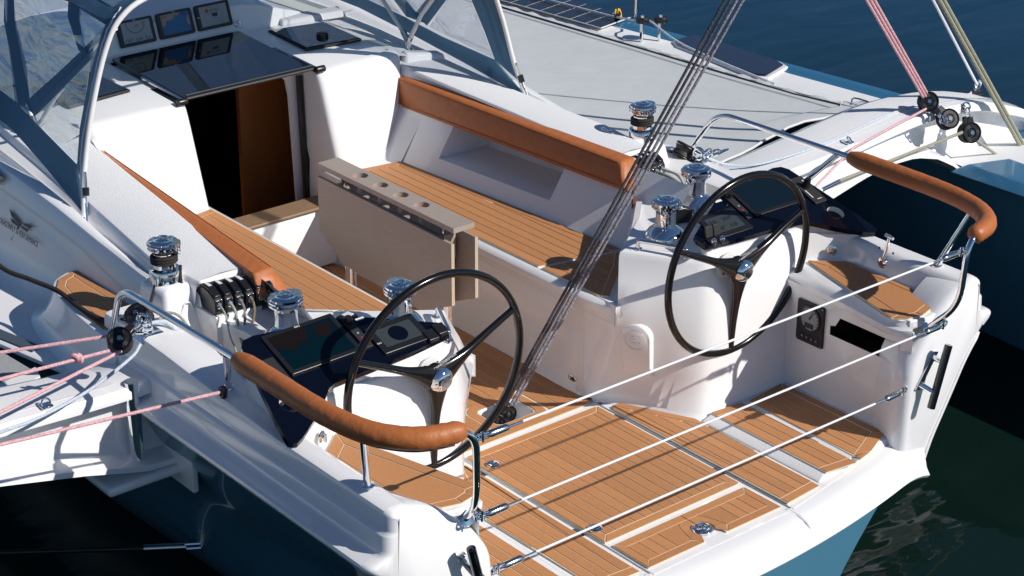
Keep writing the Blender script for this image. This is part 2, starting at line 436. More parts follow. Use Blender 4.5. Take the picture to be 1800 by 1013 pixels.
# teak panels -----------------------------------------------------
P = panel
P(boat, [(-.345, .02), (.345, .02), (.345, .842), (-.345, .842)], .003, border=.034, x0=-.311+.0021)
fwd_poly = [(-.36, .885), (.335, .885), (.358, .897), (.362, .93), (.362, 2.70), (.30, 2.80), (-.30, 2.80), (-.362, 2.70), (-.362, .93), (-.35, .89)]
P(boat, fwd_poly, .003, border=[.034, 0, 0, 0, .03, .03, .03, 0, 0, 0], pitch=.0595, x0=-.362, hole=(-.122, .167, .918, 1.163), base_hole=(-.085, .13, .955, 1.13))
rim = MB()                                                          # rounded teak surround of the mainsheet well
o_ = rpoly((.0225, 1.0405), .142, .122, .06); i_ = rpoly((.0225, 1.0445), .1055, .0835, .031)
rim.grid([[(x, y, .0035) for x, y in i_], [(x, y, .0075) for x, y in i_], [(x, y, .0075) for x, y in o_], [(x, y, .0035) for x, y in o_]], True)
rim.build('teak_surround', 'teak', boat, smooth=False)
for mx in BOTH:
    P(boat, [(.381, -.205), (.571, -.19), (.579, .40), (.584, .50), (.435, .808), (.40, .805), (.383, .785)], .003, mx, border=[.036, 0, .0, .034, 0, 0, .0], x0=.383, pitch=.0475)
    P(boat, [(.643, -.158), (.794, -.178), (.806, .458), (.645, .478)], .022, mx, border=[.036, 0, .034, 0], x0=.645, pitch=.05)
    P(boat, [(.825, -.172), (.905, -.155), (1.065, -.085), (1.062, .478), (.84, .452)], .022, mx, border=[.03, .045, .03, .036, 0], x0=.83, pitch=.049)
    # aft panel halves with the half ring around the filler cap
    hp = [(.338, -.205), (.338, -.016), (.036, -.016), (.036, -.056), (.052, -.080), (.064, -.112), (.070, -.150), (.078, -.178), (.05, -.205)]
    base = P(boat, [(.338, -.205), (.338, -.016), (.002, -.016), (.002, -.052), (.050, -.085), (.054, -.205)], .003, mx, border=0, planks=False)
    for ch in list(base.children): bpy.data.objects.remove(ch)
    z_, zb_, zt_ = .003, .004, .0075
    def pc_(q): piece(q, zb_, zt_, base, mx)
    pc_([(.338, -.207), (.338, -.020), (.306, -.054), (.306, -.170)]); pc_([(.334, -.016), (.002, -.016), (.002, -.052), (.302, -.052)])
    pc_([(.334, -.207), (.303, -.174), (.094, -.174), (.062, -.207)])
    arc = [(.050, -.056), (.066, -.082), (.078, -.118), (.086, -.150), (.092, -.170)]
    e0 = [(.302, -.056), (.302, -.170)]
    inner = arc+[(.302, -.170), (.302, -.056)]
    for x0_, x1_ in ((.0, .1555), (.1595, .2035), (.2075, .2515), (.2555, .302)): pc_(clip(clip(inner, 1, 0, x1_), -1, 0, -x0_))
    ringo = [(x_-.004, y_) for x_, y_ in arc]; cap = [(.048*math.cos(R(t_)), -.135+.048*math.sin(R(t_))) for t_ in (80, 55, 30, 5, -20, -40)]
    for i_ in range(4):
        pc_([ringo[i_], ringo[i_+1], cap[i_+1], cap[i_]])
    pc_([ringo[4], (.060, -.205), cap[5], cap[4]])
    pc_([(.002, -.056), (.046, -.056), cap[0], (.002, -.088)])
# benches -----------------------------------------------------------
def wb(y): return .66+(2.62-y)*.08
def wt(y): return .84+(2.76-y)*.083
def zt(y): return .795+max(0, y-1.43)*.062
def wx(y, z): return wb(y)+(wt(y)-wb(y))*(z-.5)/.3
for mx in BOTH:
    prof = [(.365, -.02), (.36, .02), (.36, .42), (.335, .428), (.323, .45), (.325, .474), (.338, .487), (.36, .4905), (.40, .491)]
    mb = MB(); rows = []
    for y, sx in ((.735, .085), (.76, .05), (.80, .026), (.86, .010), (.95, 0), (1.2, 0), (1.6, 0), (2.1, 0), (2.80, 0)):
        rows.append([(x+sx if z > .425 else max(x, .36)+sx, y if z > .42 else max(y, .95), z-(.012 if sx > .06 else 0)) for x, z in prof])
    mb.grid(rows); mb.build('bench_front', 'gelsmooth', boat, mx)
    mb = MB(); mb.ext([(.40, .80), (.36, .76), (.345, 2.8), (.70, 2.8), (.86, 1.0), (.68, 1.02)], .40, .4902); mb.build('bench_seat', 'gel', boat, mx, smooth=False)
    P(boat, [(.362, 1.248), (.752, 1.168), (.655, 2.605), (.362, 2.655)], .494, mx, border=[0, .034, .034, 0], x0=.362, pitch=.0495)
    P(boat, [(.362, 1.222), (.362, .87), (.388, .832), (.668, 1.058), (.752, 1.142)], .494, mx, border=[0, 0, .03, .034, .0], x0=.362, pitch=.0495)
    # seat back wall with the cave locker
    ys = [.98, 1.3, 1.66, 2.0, 2.39, 2.6, 2.80]; zz = [.485, .56, .735, None]
    mb = MB()
    for i in range(len(ys)-1):
        for k in range(3):
            if k == 1 and 1.66 <= ys[i] < 2.39: continue
            q = []
            for y, z in ((ys[i], zz[k]), (ys[i+1], zz[k]), (ys[i+1], zz[k+1]), (ys[i], zz[k+1])):
                z = zt(y)-.009 if z is None else z; q.append((wx(y, z), y, z))
            mb.poly(q)
    mb.build('coaming_inner_wall', 'gelsmooth', boat, mx)
    d = .26
    a, b, c, e = [(wx(y, z), y, z) for y, z in ((1.66, .56), (2.39, .56), (2.39, .735), (1.66, .735))]
    A, B, C_, E = [(p[0]+d, min(max(p[1], 1.70), 2.35), p[2]+(.012 if p[2] < .6 else -.01)) for p in (a, b, c, e)]
    mb = MB(); mb.poly([a, b, B, A]).poly([b, c, C_, B]).poly([c, e, E, C_]).poly([e, a, A, E]).poly([A, B, C_, E]); mb.build('cave_locker', 'gel', boat, mx, smooth=False)

# helm pedestals ----------------------------------------------------
for mx in BOTH:
    L0 = [(.36, 1.3), (.362, .97), (.44, .83), (.52, .67), (.60, .53), (.68, .49), (.85, .483), (1.06, .483), (1.20, .483)]
    L1 = [(.36, 1.3), (.36, .97), (.375, .765), (.48, .65), (.585, .555), (.67, .512), (.85, .505), (1.06, .505), (1.20, .505)]
    f = lambda p, q, t: (p[0]+(q[0]-p[0])*t, p[1]+(q[1]-p[1])*t)
    fil = [(x-(.018 if i < 4 else .02)*(1 if i < 5 else 0), y-(.012 if i > 1 else 0)-(.012 if i > 4 else 0), -.002) for i, (x, y) in enumerate(L0)]
    L3 = [(.44, .835), (.525, .70), (.607, .595), (.68, .545), (.85, .535), (1.06, .535), (1.20, .535)]
    L2 = [f(p, q, .5) for p, q in zip(L1[2:], L3)]
    L4 = [(.455, .838), (.537, .708), (.617, .607), (.69, .557), (.85, .547), (1.06, .547), (1.20, .547)]
    L4b = [(.49, .86), (.56, .74), (.64, .64), (.70, .59), (.85, .58), (1.06, .58), (1.20, .58)]
    lv = [fil, [(*p, .018) for p in L0], [(*f(p, q, .35), .17) for p, q in zip(L0, L1)], [(*f(p, q, .75), .34) for p, q in zip(L0, L1)], [(*p, .47) for p in L1]]
    mb = MB(); mb.grid([smooth(q, 4) for q in lv]); k0 = 8
    up_ = [smooth([(*p, .47) for p in L1], 4)[k0:], smooth([(*p, .57) for p in L2], 4), smooth([(*p, .655) for p in L3], 4), smooth([(*f(p, q, .35), .673) for p, q in zip(L3, L4)], 4), smooth([(*p, .681) for p in L4], 4), smooth([(*p, .684) for p in L4b], 4)]
    mb.grid(up_); mb.build('helm_pedestal', 'gelsmooth', boat, mx, ang=60)
    FB = [(.385, .775), (.66, 1.05), (.90, 1.28)]; FT = [(.455, .838), (.69, 1.05), (.92, 1.27)]
    mb = MB(); mb.grid([[(*p, .468) for p in FB], [(*p, .655) for p in FT], [(p[0]+.012, p[1]-.012, .679) for p in FT], [(p[0]+.03, p[1]-.03, .684) for p in FT]]); mb.build('pedestal_front', 'gelsmooth', boat, mx)
    L4 = [(.46, .842), (.49, .86), (.56, .74), (.64, .64), (.70, .59), (.85, .58), (1.20, .58)]
    mb = MB(); mb.poly([(*p, .6842) for p in L4[1:]]+[(1.12, .8, .674), (1.12, 1.18, .664), (1.17, 1.44, .664), (.90, 1.44, .664), (.93, 1.25, .67), (.72, 1.03, .6842)]); mb.build('pedestal_top', 'gel', boat, mx, smooth=False)
    # wall closing the rope pocket and the pocket itself
    mb = MB(); mb.grid([[(1.12, .8, .674), (1.12, 1.18, .664), (1.17, 1.44, .664)], [(1.13, .8, .36), (1.13, 1.18, .36), (1.17, 1.44, .36)]])
    mb.build('rope_pocket_wall', 'gel', boat, mx, smooth=False)
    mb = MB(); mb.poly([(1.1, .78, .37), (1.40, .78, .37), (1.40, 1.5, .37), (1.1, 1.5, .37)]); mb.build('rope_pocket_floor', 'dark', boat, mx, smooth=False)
    mb = MB(); mb.ext([(.97, 1.29), (1.165, 1.30), (1.165, 1.46), (.97, 1.46)], .48, .6885); mb.build('pedestal_core', 'gel', boat, mx, smooth=False)
    # aft closing wall outboard of the wheel, behind the helm seat, and the console box under the black panel
    cb = [(.662, .566), (1.19, .545), (1.40, .412), (1.375, .78), (1.15, .785), (.94, .760), (.675, .612)]
    mb = MB(); mb.prism([(x, y-.004, .60) for x, y in cb], [(x, y, .712+.38*(y-.55)-.015*(x-1)-.003) for x, y in cb]); mb.build('console_base', 'gelsmooth', boat, mx, bev=.01)
    mb = MB(); mb.grid([[(1.18, .505, .40), (1.36, .40, .40)], [(1.20, .53, .66), (1.395, .405, .64)]]); mb.build('helm_seat_front_wall', 'gel', boat, mx)
    # well side wall under the helm seat with the stern locker opening
    X = 1.085
    ys = [.52, .255, -.105, -.17]; zs_ = [.0, .33, .42, .492]
    mb = MB()
    for i in range(3):
        for k in range(3):
            if i == 1 and k == 1: continue
            xx = lambda y, z: X+(.0 if y > -.15 else .0)+.03*max(0, (.1-z))*0
            mb.poly([(xx(y, z), y, z) for y, z in ((ys[i], zs_[k]), (ys[i+1], zs_[k]), (ys[i+1], zs_[k+1]), (ys[i], zs_[k+1]))])
    # rounded ends of the opening: trapezoid corner pieces, slightly proud
    mb.poly([(X-.001, .256, .37), (X-.001, .256, .421), (X-.001, .204, .421), (X-.001, .228, .378)])
    mb.poly([(X-.001, -.106, .421), (X-.001, -.072, .421), (X-.001, -.092, .365), (X-.001, -.106, .355)])
    mb.build('well_side_wall', 'gel', boat, mx, smooth=False)
    mb = MB(); mb.poly([(1.09, .3, .29), (1.36, .3, .29), (1.36, -.16, .29), (1.09, -.16, .29)]).poly([(1.36, .3, .29), (1.36, .3, .5), (1.36, -.16, .5), (1.36, -.16, .29)]).poly([(1.09, .3, .29), (1.36, .3, .29), (1.36, .3, .5), (1.09, .3, .5)]).poly([(1.09, -.112, .29), (1.36, -.112, .29), (1.36, -.112, .5), (1.09, -.112, .5)]).poly([(1.09, .3, .46), (1.36, .3, .46), (1.36, -.112, .46), (1.09, -.112, .46)])
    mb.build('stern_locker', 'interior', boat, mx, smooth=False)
    # helm seat
    top = [(1.20, .53), (1.02, -.095), (1.045, -.15), (1.16, -.175), (1.34, -.14), (1.36, -.05), (1.375, .42)]
    mb = MB()
    lip = [(1.098, .53), (1.09, .46), (1.062, .18), (1.028, -.08), (1.04, -.135), (1.075, -.17)]; te = [(1.20, .53), (1.18, .46), (1.105, .17), (1.045, -.07), (1.06, -.128), (1.09, -.155)]
    mb.grid([[(x+.045, y+.02, .488) for x, y in lip], [(x+.010, y, .470) for x, y in lip], [(x, y, .480) for x, y in lip], [(x+.001, y, .503) for x, y in lip], [(x+.014, y+.004, .517) for x, y in lip], [(x-.006, y, .539) for x, y in te], [(x+.03, y+.01, .5415) for x, y in te]])
    mb.build('helm_seat_lip', 'gelsmooth', boat, mx)
    mb = MB(); mb.ext([(1.22, .53), (1.06, -.07), (1.075, -.155), (1.16, -.175), (1.38, -.15), (1.40, .45)], .505, .5415); mb.build('helm_seat', 'gel', boat, mx, smooth=False)
    P(boat, [(1.191, .495), (1.034, -.098), (1.082, -.142), (1.145, -.157), (1.30, -.115), (1.312, .385)], .545, mx, border=[.042, .03, .03, .03, .02, .045], planks=False)

# aft coamings with the flared gunwale ------------------------------
for mx in BOTH:
    mb = MB(); rows = []
    for y in (-.152, -.10, -.04, .1, .3, .44, .46, .7, .95, 1.2, 1.45, 1.62):
        xi = 1.372 if y < .4 else 1.372-(y-.4)*.115
        zt_ = .632 if y < .5 else .632+min(.05, (y-.5)*.06)
        zb_ = .535 if y < .45 else .36
        dx = 0
        inn_ = [(xi-.04 if y < .45 else xi, zb_), (xi-.022 if y < .45 else xi, zt_-.03), (xi-.006, zt_-.008), (xi+.012, zt_)]
        out_ = [(1.436, zt_+.003), (1.454, zt_-.003), (1.460, zt_-.016), (1.466, .568), (1.4665, .564), (1.478, .555), (1.4805, .551), (1.486, .504), (1.489, .492), (1.496, .484), (1.507, .479), (1.538, .470), (1.549, .465), (1.553, .455), (1.546, .441), (1.46, .41)]
        rows.append([(x, y, z) for x, z in inn_]+[(x+dx*(1 if z > .5 else 2.3), y, z) for x, z in out_])
    mb.grid(rows); mb.build('aft_coaming', 'gelsmooth', boat, mx)
    # stern wing: one rounded moulding that closes coaming, gunwale and side wall
    I = [tuple(p)[:2] for p in smooth([(x, z, 0) for x, z in [(1.035, -.06), (1.035, .08), (1.037, .2), (1.045, .33), (1.09, .415), (1.16, .50), (1.24, .566), (1.31, .606), (1.372, .6265)]], 3)]
    T_ = [(1.384, .632), (1.436, .635), (1.454, .629), (1.460, .616), (1.466, .568), (1.4665, .564), (1.478, .555), (1.4805, .551), (1.486, .504), (1.489, .492), (1.496, .484), (1.507, .479), (1.538, .470), (1.549, .465), (1.553, .455)]
    F = [tuple(p)[:2] for p in smooth([(x, z, 0) for x, z in [(1.546, .441), (1.50, .405), (1.445, .345), (1.395, .275), (1.348, .19), (1.292, .09), (1.232, -.02), (1.18, -.155)]], 3)]
    O_ = I+T_+F+[(1.10, -.105)]; n_ = len(O_); thin = range(len(I)+3, len(I)+len(T_)+3)
    def off_(d):
        out = []
        for i in range(n_):
            p = Vector(O_[i]); a_ = (p-Vector(O_[i-1])).normalized(); b_ = (Vector(O_[(i+1) % n_])-p).normalized(); t_ = (a_+b_).normalized(); nn_ = Vector((t_.y, -t_.x))
            k_ = d
            if i in thin: k_ = 0
            q = p+nn_*k_
            if i in thin: q.x -= d
            out.append(q)
        return out
    mb = MB(); rows = [[(q.x, y, q.y) for q in off_(d)] for d, y in ((0, -.152), (.0025, -.168), (.008, -.183), (.018, -.194), (.032, -.2))]
    mb.grid(rows, True); mb.poly(rows[-1])
    mb.grid([[(x, -.152, z) for x, z in I], [(x+.012, -.10, z-.002) for x, z in I], [(x+.05, .0, z) for x, z in I]])
    mb.grid([[(x, -.152, z) for x, z in F], [(x-.004, .0, z-.004) for x, z in F], [(x-.03, .3, z-.02) for x, z in F]])
    mb.build('stern_wing', 'gelsmooth', boat, mx, ang=50)
    mb = MB(); lipc = [p for p in F[4:]]; mb.tube([(x-.014, -.195, z+.006) for x, z in lipc], [.004]+[.010]*(len(lipc)-2)+[.006], 8); mb.build('wing_lip', 'gelsmooth', boat, mx)
    # pods beside the beams
    top = smooth([(1.265, 2.19, 0), (1.35, 2.165, 0), (1.42, 2.10, 0), (1.462, 1.95, 0), (1.484, 1.77, 0), (1.495, 1.58, 0), (1.47, 1.5, 0)], 4)+[V(1.25, 1.5, 0), V(1.25, 1.9, 0)]
    ctr = V(1.3, 1.8, 0)
    def ringp(sc_, z): return [(ctr.x+(p.x-ctr.x)*sc_ if p.x > ctr.x else p.x, ctr.y+(p.y-ctr.y)*(sc_ if p.y > ctr.y else 1), z) for p in top]
    mb = MB(); mb.grid([ringp(1.48, .435), ringp(1.32, .455), ringp(1.18, .50), ringp(1.08, .56), ringp(1.03, .605), ringp(1.01, .617), ringp(.97, .6205)], True); mb.poly(ringp(.97, .6205))
    mb.build('foot_pod', 'gelsmooth', boat, mx)
    P(boat, [(1.29, 2.165), (1.385, 2.125), (1.428, 2.06), (1.455, 1.93), (1.47, 1.75), (1.478, 1.60), (1.45, 1.585), (1.29, 1.585)], .6225, mx, border=[.03]*6+[0, .034], planks=False)
    # side decks: coaming top with nonskid, groove, outer strip, topside, lower flange
    st = [  # y,  inner(x,z), outer(x,z), edge(x,z), foot(x,z), flange(x)
        (1.432, .951, .795, 1.155, .794, 1.222, .715, 1.31, 1.56), (1.75, .925, .815, 1.185, .80, 1.226, .74, 1.345, 1.585), (2.08, .897, .836, 1.15, .815, 1.23, .775, 1.36, 1.655),
        (2.4, .87, .853, 1.118, .833, 1.235, .818, 1.37, 1.72), (2.78, .838, .876, 1.09, .865, 1.238, .85, 1.38, 1.80), (3.3, .80, .93, 1.06, .905, 1.24, .885, 1.39, 1.86), (4.2, .80, .95, 1.04, .93, 1.235, .93, 1.39, 1.9), (6, .75, .98, 1.0, .96, 1.2, .97, 1.37, 1.9), (9, .4, 1.0, .6, 1.0, .8, 1.0, 1.0, 1.4)]
    def fn(rows_of, name, m):
        mb = MB(); mb.grid([[p for p in rows_of(*s)] for s in st]); mb.build(name, m, boat, mx)
    fn(lambda y, a, za, b, zb, e, ze, f, g: [(a-.002, y, za-.012), (a+.004, y, za-.002), (a+.014, y, za), ((a+b)/2, y, (za+zb)/2+.006), (b-.012, y, zb), (b-.002, y, zb-.003)], 'coaming_top', 'nonskid')
    fn(lambda y, a, za, b, zb, e, ze, f, g: [(b-.002, y, zb-.003), (b+.006, y, zb-.012), (b+.012, y, zb-.032), (b+(e-b)*.35, y, min(zb, ze)-.034), (b+(e-b)*.5, y, ze-.012), (b+(e-b)*.58, y, ze+.0), (e-.012, y, ze+.002), (e, y, ze-.006)], 'side_deck_groove', 'gelsmooth')
    fn(lambda y, a, za, b, zb, e, ze, f, g: [(e, y, ze-.006), (e+.008, y, ze-.02), (e+.05*(ze-.46)/.3, y, ze-.12*(ze-.46)/.3), (e+(f-e)*.5, y, .46+(ze-.46)*.38), (e+(f-e)*.8, y, .46+(ze-.46)*.12), (f+.015, y, .455), (f+.05, y, .442)], 'topside', 'gelsmooth')
    fn(lambda y, a, za, b, zb, e, ze, f, g: [(f+.05, y, .442), (g-.012, y, .436), (g, y, .428), (g, y, .412), (g-.05, y, .40), (1.3, y, .36)], 'gunwale_flange', 'gelsmooth')
    mb = MB()                                                      # aft end of the coaming top
    mb.prism([(.955, 1.40, .66), (1.158, 1.405, .66), (1.2, 1.5, .66), (.96, 1.5, .66)], [(.951, 1.424, .792), (1.152, 1.427, .791), (1.152, 1.5, .793), (.951, 1.5, .796)]); mb.build('coaming_end', 'gelsmooth', boat, mx, bev=.01)
    mb = MB()                                                      # winch plinth
    mb.prism([(1.08, 1.36, .40), (1.34, 1.36, .40), (1.36, 1.70, .40), (1.10, 1.72, .40)], [(1.145, 1.472, .7735), (1.285, 1.458, .7735), (1.30, 1.62, .7735), (1.16, 1.66, .7735)]); mb.build('winch_plinth', 'gelsmooth', boat, mx, bev=.022, seg=3)
    # cabin trunk below coaming top inside pocket: closing wall between pocket and side deck
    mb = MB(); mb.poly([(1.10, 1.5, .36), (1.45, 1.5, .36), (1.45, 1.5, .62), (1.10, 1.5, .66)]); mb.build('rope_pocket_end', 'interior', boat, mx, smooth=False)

# blue lower hull ----------------------------------------------------
st = [(-.19, (1.16, -.13), (.97, -.17), (.67, -.38), (.46, -.62), (.2, -.9)), (.05, (1.36, .25), (1.20, .05), (.95, -.18), (.62, -.64), (.2, -.98)),
      (.35, (1.49, .415), (1.34, .14), (1.18, -.06), (.86, -.63), (.2, -1.05)), (1.0, (1.50, .418), (1.37, .14), (1.29, -.02), (1.01, -.63), (.3, -1.1)), (2.5, (1.52, .41), (1.39, .14), (1.32, -.02), (1.09, -.63), (.3, -1.1)), (6, (1.5, .41), (1.3, .15), (1.15, -.05), (.9, -.63), (.1, -1.1)), (9, (1.2, .41), (.8, .2), (.6, -.1), (.4, -.63), (.05, -1))]
edge0 = smooth([(1.02, 0, -.10), (.90, 0, -.125), (.63, 0, -.345), (.43, 0, -.62), (.2, 0, -.9)], 3)
for p in edge0: p.y = -.335+.92*shift(p.x)
for mx in BOTH:
    mb = MB(); mb.grid([[tuple(p) for p in edge0]]+[smooth([(x, y, z) for x, z in q], 3) for y, *q in st]); mb.build('lower_hull', 'hull', boat, mx)
mb = MB(); mb.grid([[(-p.x, p.y, p.z) for p in edge0], [(-p.x*.5, -.335+.92*shift(p.x*.5), p.z) for p in edge0], [(0, -.335, p.z) for p in edge0], [(p.x*.5, -.335+.92*shift(p.x*.5), p.z) for p in edge0], [tuple(p) for p in edge0]])
mb.grid([[(x, -.335+.92*shift(x), -.085), (x, -.335+.92*shift(x), -.101)] for x in [-1.02+.17*i for i in range(13)]]); mb.build('transom_face', 'hull', boat)

# cabin ---------------------------------------------------------------
def yb(z): return 2.68+(z-.5)*.33 if z > .5 else 2.68
for s in BOTH:
    mb = MB()
    xin = -.345 if s < 0 else .352
    zs_ = [.0, .3, .485, .7, .84, .89, .918, .934, .943, .9465]
    xo_ = [.45, .5, .62, .775, .822, .838, .842, .84, .835, .83]
    yy_ = [2.72, 2.69, 2.675, 2.745, 2.79, 2.808, 2.82, 2.834, 2.855, 2.885]
    rows = []
    for z, xo, yy in zip(zs_, xo_, yy_):
        rows.append([(xin, yy+.25, z), (xin, yy+.045, z), (xin+s*.004, yy+.02, z), (xin+s*.015, yy+.006, z), (xin+s*.04, yy, z), (xin*.5+s*xo*.5, yy, z), (s*(xo-.05), yy+.002, z), (s*(xo-.018), yy+.010, z), (s*(xo-.003), yy+.03, z), (s*(xo+.012), yy+.06, z)])
    mb.grid(rows); mb.build('cabin_bulkhead', 'gelsmooth', boat, ang=60)
    mb = MB()
    A_ = [(s*.60, 2.685, .485), (s*.612, 2.678, .485), (s*.62, 2.66, .485), (s*.645, 2.60, .487)]; B_ = [(s*.765, 2.775, .7), (s*.772, 2.765, .7), (s*.782, 2.74, .7), (s*(wx(2.6, .7)+.002), 2.60, .7)]; C_ = [(s*.835, 2.83, .89), (s*.838, 2.81, .885), (s*.843, 2.78, .878), (s*wx(2.6, .86), 2.58, .86)]
    mb.grid([A_, B_, C_]); mb.build('bulkhead_return', 'gelsmooth', boat)
mb = MB(); mb.grid([[(-.345, 2.80, 0), (.352, 2.80, 0)], [(-.345, 2.73, .02), (.352, 2.73, .02)], [(-.345, 2.70, .30), (.352, 2.70, .30)], [(-.345, 2.715, .325), (.352, 2.715, .325)], [(-.345, 2.80, .325), (.352, 2.80, .325)], [(-.345, 2.80, .0), (.352, 2.80, .0)]]); mb.build('companionway_step_face', 'gelsmooth', boat)
mb = MB(); mb.box(-.344, .35, 2.69, 2.83, .327, .341); mb.build('door_sill', 'sill', boat, bev=.004)
mb = MB(); pts = [(.20, .95), (.275, .88), (.29, .80), (.315, .10), (.352, .10), (.352, .95)]; mb.prism([(x, 3.0, z) for x, z in pts], [(x, 2.985, z) for x, z in pts]); mb.build('door_frame', 'gelsmooth', boat)
mb = MB(); mb.prism([(.318, 2.97, .90), (.345, 2.97, .90), (.352, 2.955, .25), (.325, 2.955, .25)], [(.318, 2.945, .905), (.345, 2.945, .905), (.352, 2.93, .25), (.325, 2.93, .25)]); mb.build('door_track', 'black', boat, bev=.004)
# interior seen through the companionway
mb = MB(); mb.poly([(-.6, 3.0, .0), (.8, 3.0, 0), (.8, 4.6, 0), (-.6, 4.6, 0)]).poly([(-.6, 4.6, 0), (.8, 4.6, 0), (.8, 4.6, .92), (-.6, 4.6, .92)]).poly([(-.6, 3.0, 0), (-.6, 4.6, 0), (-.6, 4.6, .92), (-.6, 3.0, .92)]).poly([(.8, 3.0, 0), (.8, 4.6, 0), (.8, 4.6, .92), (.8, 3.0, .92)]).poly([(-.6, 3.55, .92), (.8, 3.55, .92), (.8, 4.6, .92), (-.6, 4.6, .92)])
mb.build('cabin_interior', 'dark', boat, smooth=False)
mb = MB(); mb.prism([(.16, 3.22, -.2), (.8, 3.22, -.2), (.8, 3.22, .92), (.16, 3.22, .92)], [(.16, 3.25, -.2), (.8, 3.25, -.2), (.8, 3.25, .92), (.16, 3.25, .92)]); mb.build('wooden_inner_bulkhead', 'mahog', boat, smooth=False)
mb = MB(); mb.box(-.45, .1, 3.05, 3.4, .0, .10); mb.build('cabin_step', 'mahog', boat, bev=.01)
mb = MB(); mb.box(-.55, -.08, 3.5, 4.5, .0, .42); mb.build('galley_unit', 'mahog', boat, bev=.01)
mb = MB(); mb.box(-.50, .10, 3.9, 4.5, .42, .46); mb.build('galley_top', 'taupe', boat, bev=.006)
# coachroof
mb = MB(); rows = []
half = [(-1.06, .868), (-.97, .885), (-.88, .918), (-.80, .937), (-.55, .944), (-.36, .947)]
for s in BOTH:
    mb = MB(); rows = []
    for y, dz in ((2.848, -.005), (2.87, .0), (3.2, .008), (3.53, .016)):
        rows.append([(s*-x, y, z+dz) for x, z in half])
    mb.grid(rows); mb.build('coachroof', 'gelsmooth', boat)
mb = MB(); mb.box(-.36, .36, 2.93, 3.53, .925, .937); mb.build('hatch_garage_floor', 'gel', boat, smooth=False)
mb = MB(); rows = []
for y, lift in ((3.525, 0), (3.53, .0), (3.575, 1.0), (3.60, 1.06), (4.2, 1.2), (6, 1.2), (9, .6)):
    rows.append([(x, y, .955+lift*h) for x, h in ((-1.05, -.05 if y < 3.55 else -.03), (-.95, .0), (-.80, .04), (-.66, .10), (-.5, .128), (0, .135), (.42, .132), (.52, .11), (.66, .065), (.8, .02), (1.05, -.03))])
mb.grid(rows); mb.build('instrument_upstand', 'gelsmooth', boat)
mb = MB()
for sx in (.57, .98): pass
mb.prism([(.60, 3.50, .955), (.62, 3.62, .955), (1.02, 3.60, .94), (.98, 3.48, .94)], [(.61, 3.51, .985), (.63, 3.60, .985), (.99, 3.58, .975), (.96, 3.50, .975)]); mb.build('roof_step', 'nonskid', boat, bev=.008)
mb = MB(); mb.prism([(.86, 2.83, .86), (1.09, 2.80, .85), (1.10, 2.90, .85), (.87, 2.92, .87)], [(.88, 2.85, .928), (1.085, 2.82, .892), (1.09, 2.885, .892), (.89, 2.90, .93)]); mb.build('roof_rib', 'gelsmooth', boat, bev=.012)
SIDE = {1: 'starboard', -1: 'port'}
NEAR = {1: 'far', -1: 'near'}
# ------------------------------------------------------------------ cabin top fittings
hat = thing('sliding_hatch', 'large black glossy sliding hatch lid over the cabin entrance', 'hatch', (0, 3.1, .95))
mb = MB(); mb.prism([(-.345, 2.862, .945), (.345, 2.862, .945), (.348, 3.497, .97), (-.348, 3.497, .97)], [(-.345, 2.862, .962), (.345, 2.862, .962), (.348, 3.497, .988), (-.348, 3.497, .988)]); mb.build('hatch_lid', 'smoke', hat, bev=.004)
mb = MB(); mb.tube([(-.335, 2.853, .958), (.345, 2.853, .958)], .009, 8); mb.tube([(-.335, 2.86, .972), (.345, 2.86, .972)], .005, 8); mb.build('edge_bar', 'black', hat)
for s in BOTH:
    mb = MB(); mb.box(s*.37-.018, s*.37+.018, 2.83, 3.5, .938, .952); mb.build('hatch_rail', 'black', hat, bev=.003)
    mb = MB(); mb.prism([(s*.352, 2.84, .953), (s*.366, 2.84, .953), (s*.366, 3.2, .966), (s*.352, 3.2, .966)], [(s*.352, 2.84, .962), (s*.366, 2.84, .962), (s*.366, 3.2, .975), (s*.352, 3.2, .975)]); mb.build('rail_strip', 'steel', hat, smooth=False)
    mb = MB(); mb.tube([(s*.345, 2.835, .955), (s*.395, 2.835, .955)], .017, 10); mb.build('end_knob', 'black', hat, bev=.004)
for s, lab in ((1, 'flat black deck hatch right of the sliding hatch'), (-1, 'black deck hatch seen through the clear side window')):
    h = thing('deck_hatch', lab, 'hatch', (s*.64, 3.27, .95))
    fr = Fr((s*.635, 3.275, .952), (1, 0, -.02*s), (0, 1, .012))
    mb = MB(); pts = [(-.16, -.17), (.155, -.185), (.165, .15), (-.14, .19)]
    if s < 0: pts = [(-a, b) for a, b in pts]
    fr.slab(mb, pts, 0, .012); mb.build('hatch_frame', 'matblack', h, bev=.003)
    mb = MB(); fr.slab(mb, [(a*.94, b*.94) for a, b in pts], .0125, .016); mb.build('hatch_pane', 'smoke', h, bev=.002)
    mb = MB(); mb.lathe([(.001, 0), (.03, 0), (.03, .014), (.022, .02), (.001, .021)], fr.p(s*.01, -.06, .0165), fr.n, 12); mb.build('latch_knob', 'black', h)
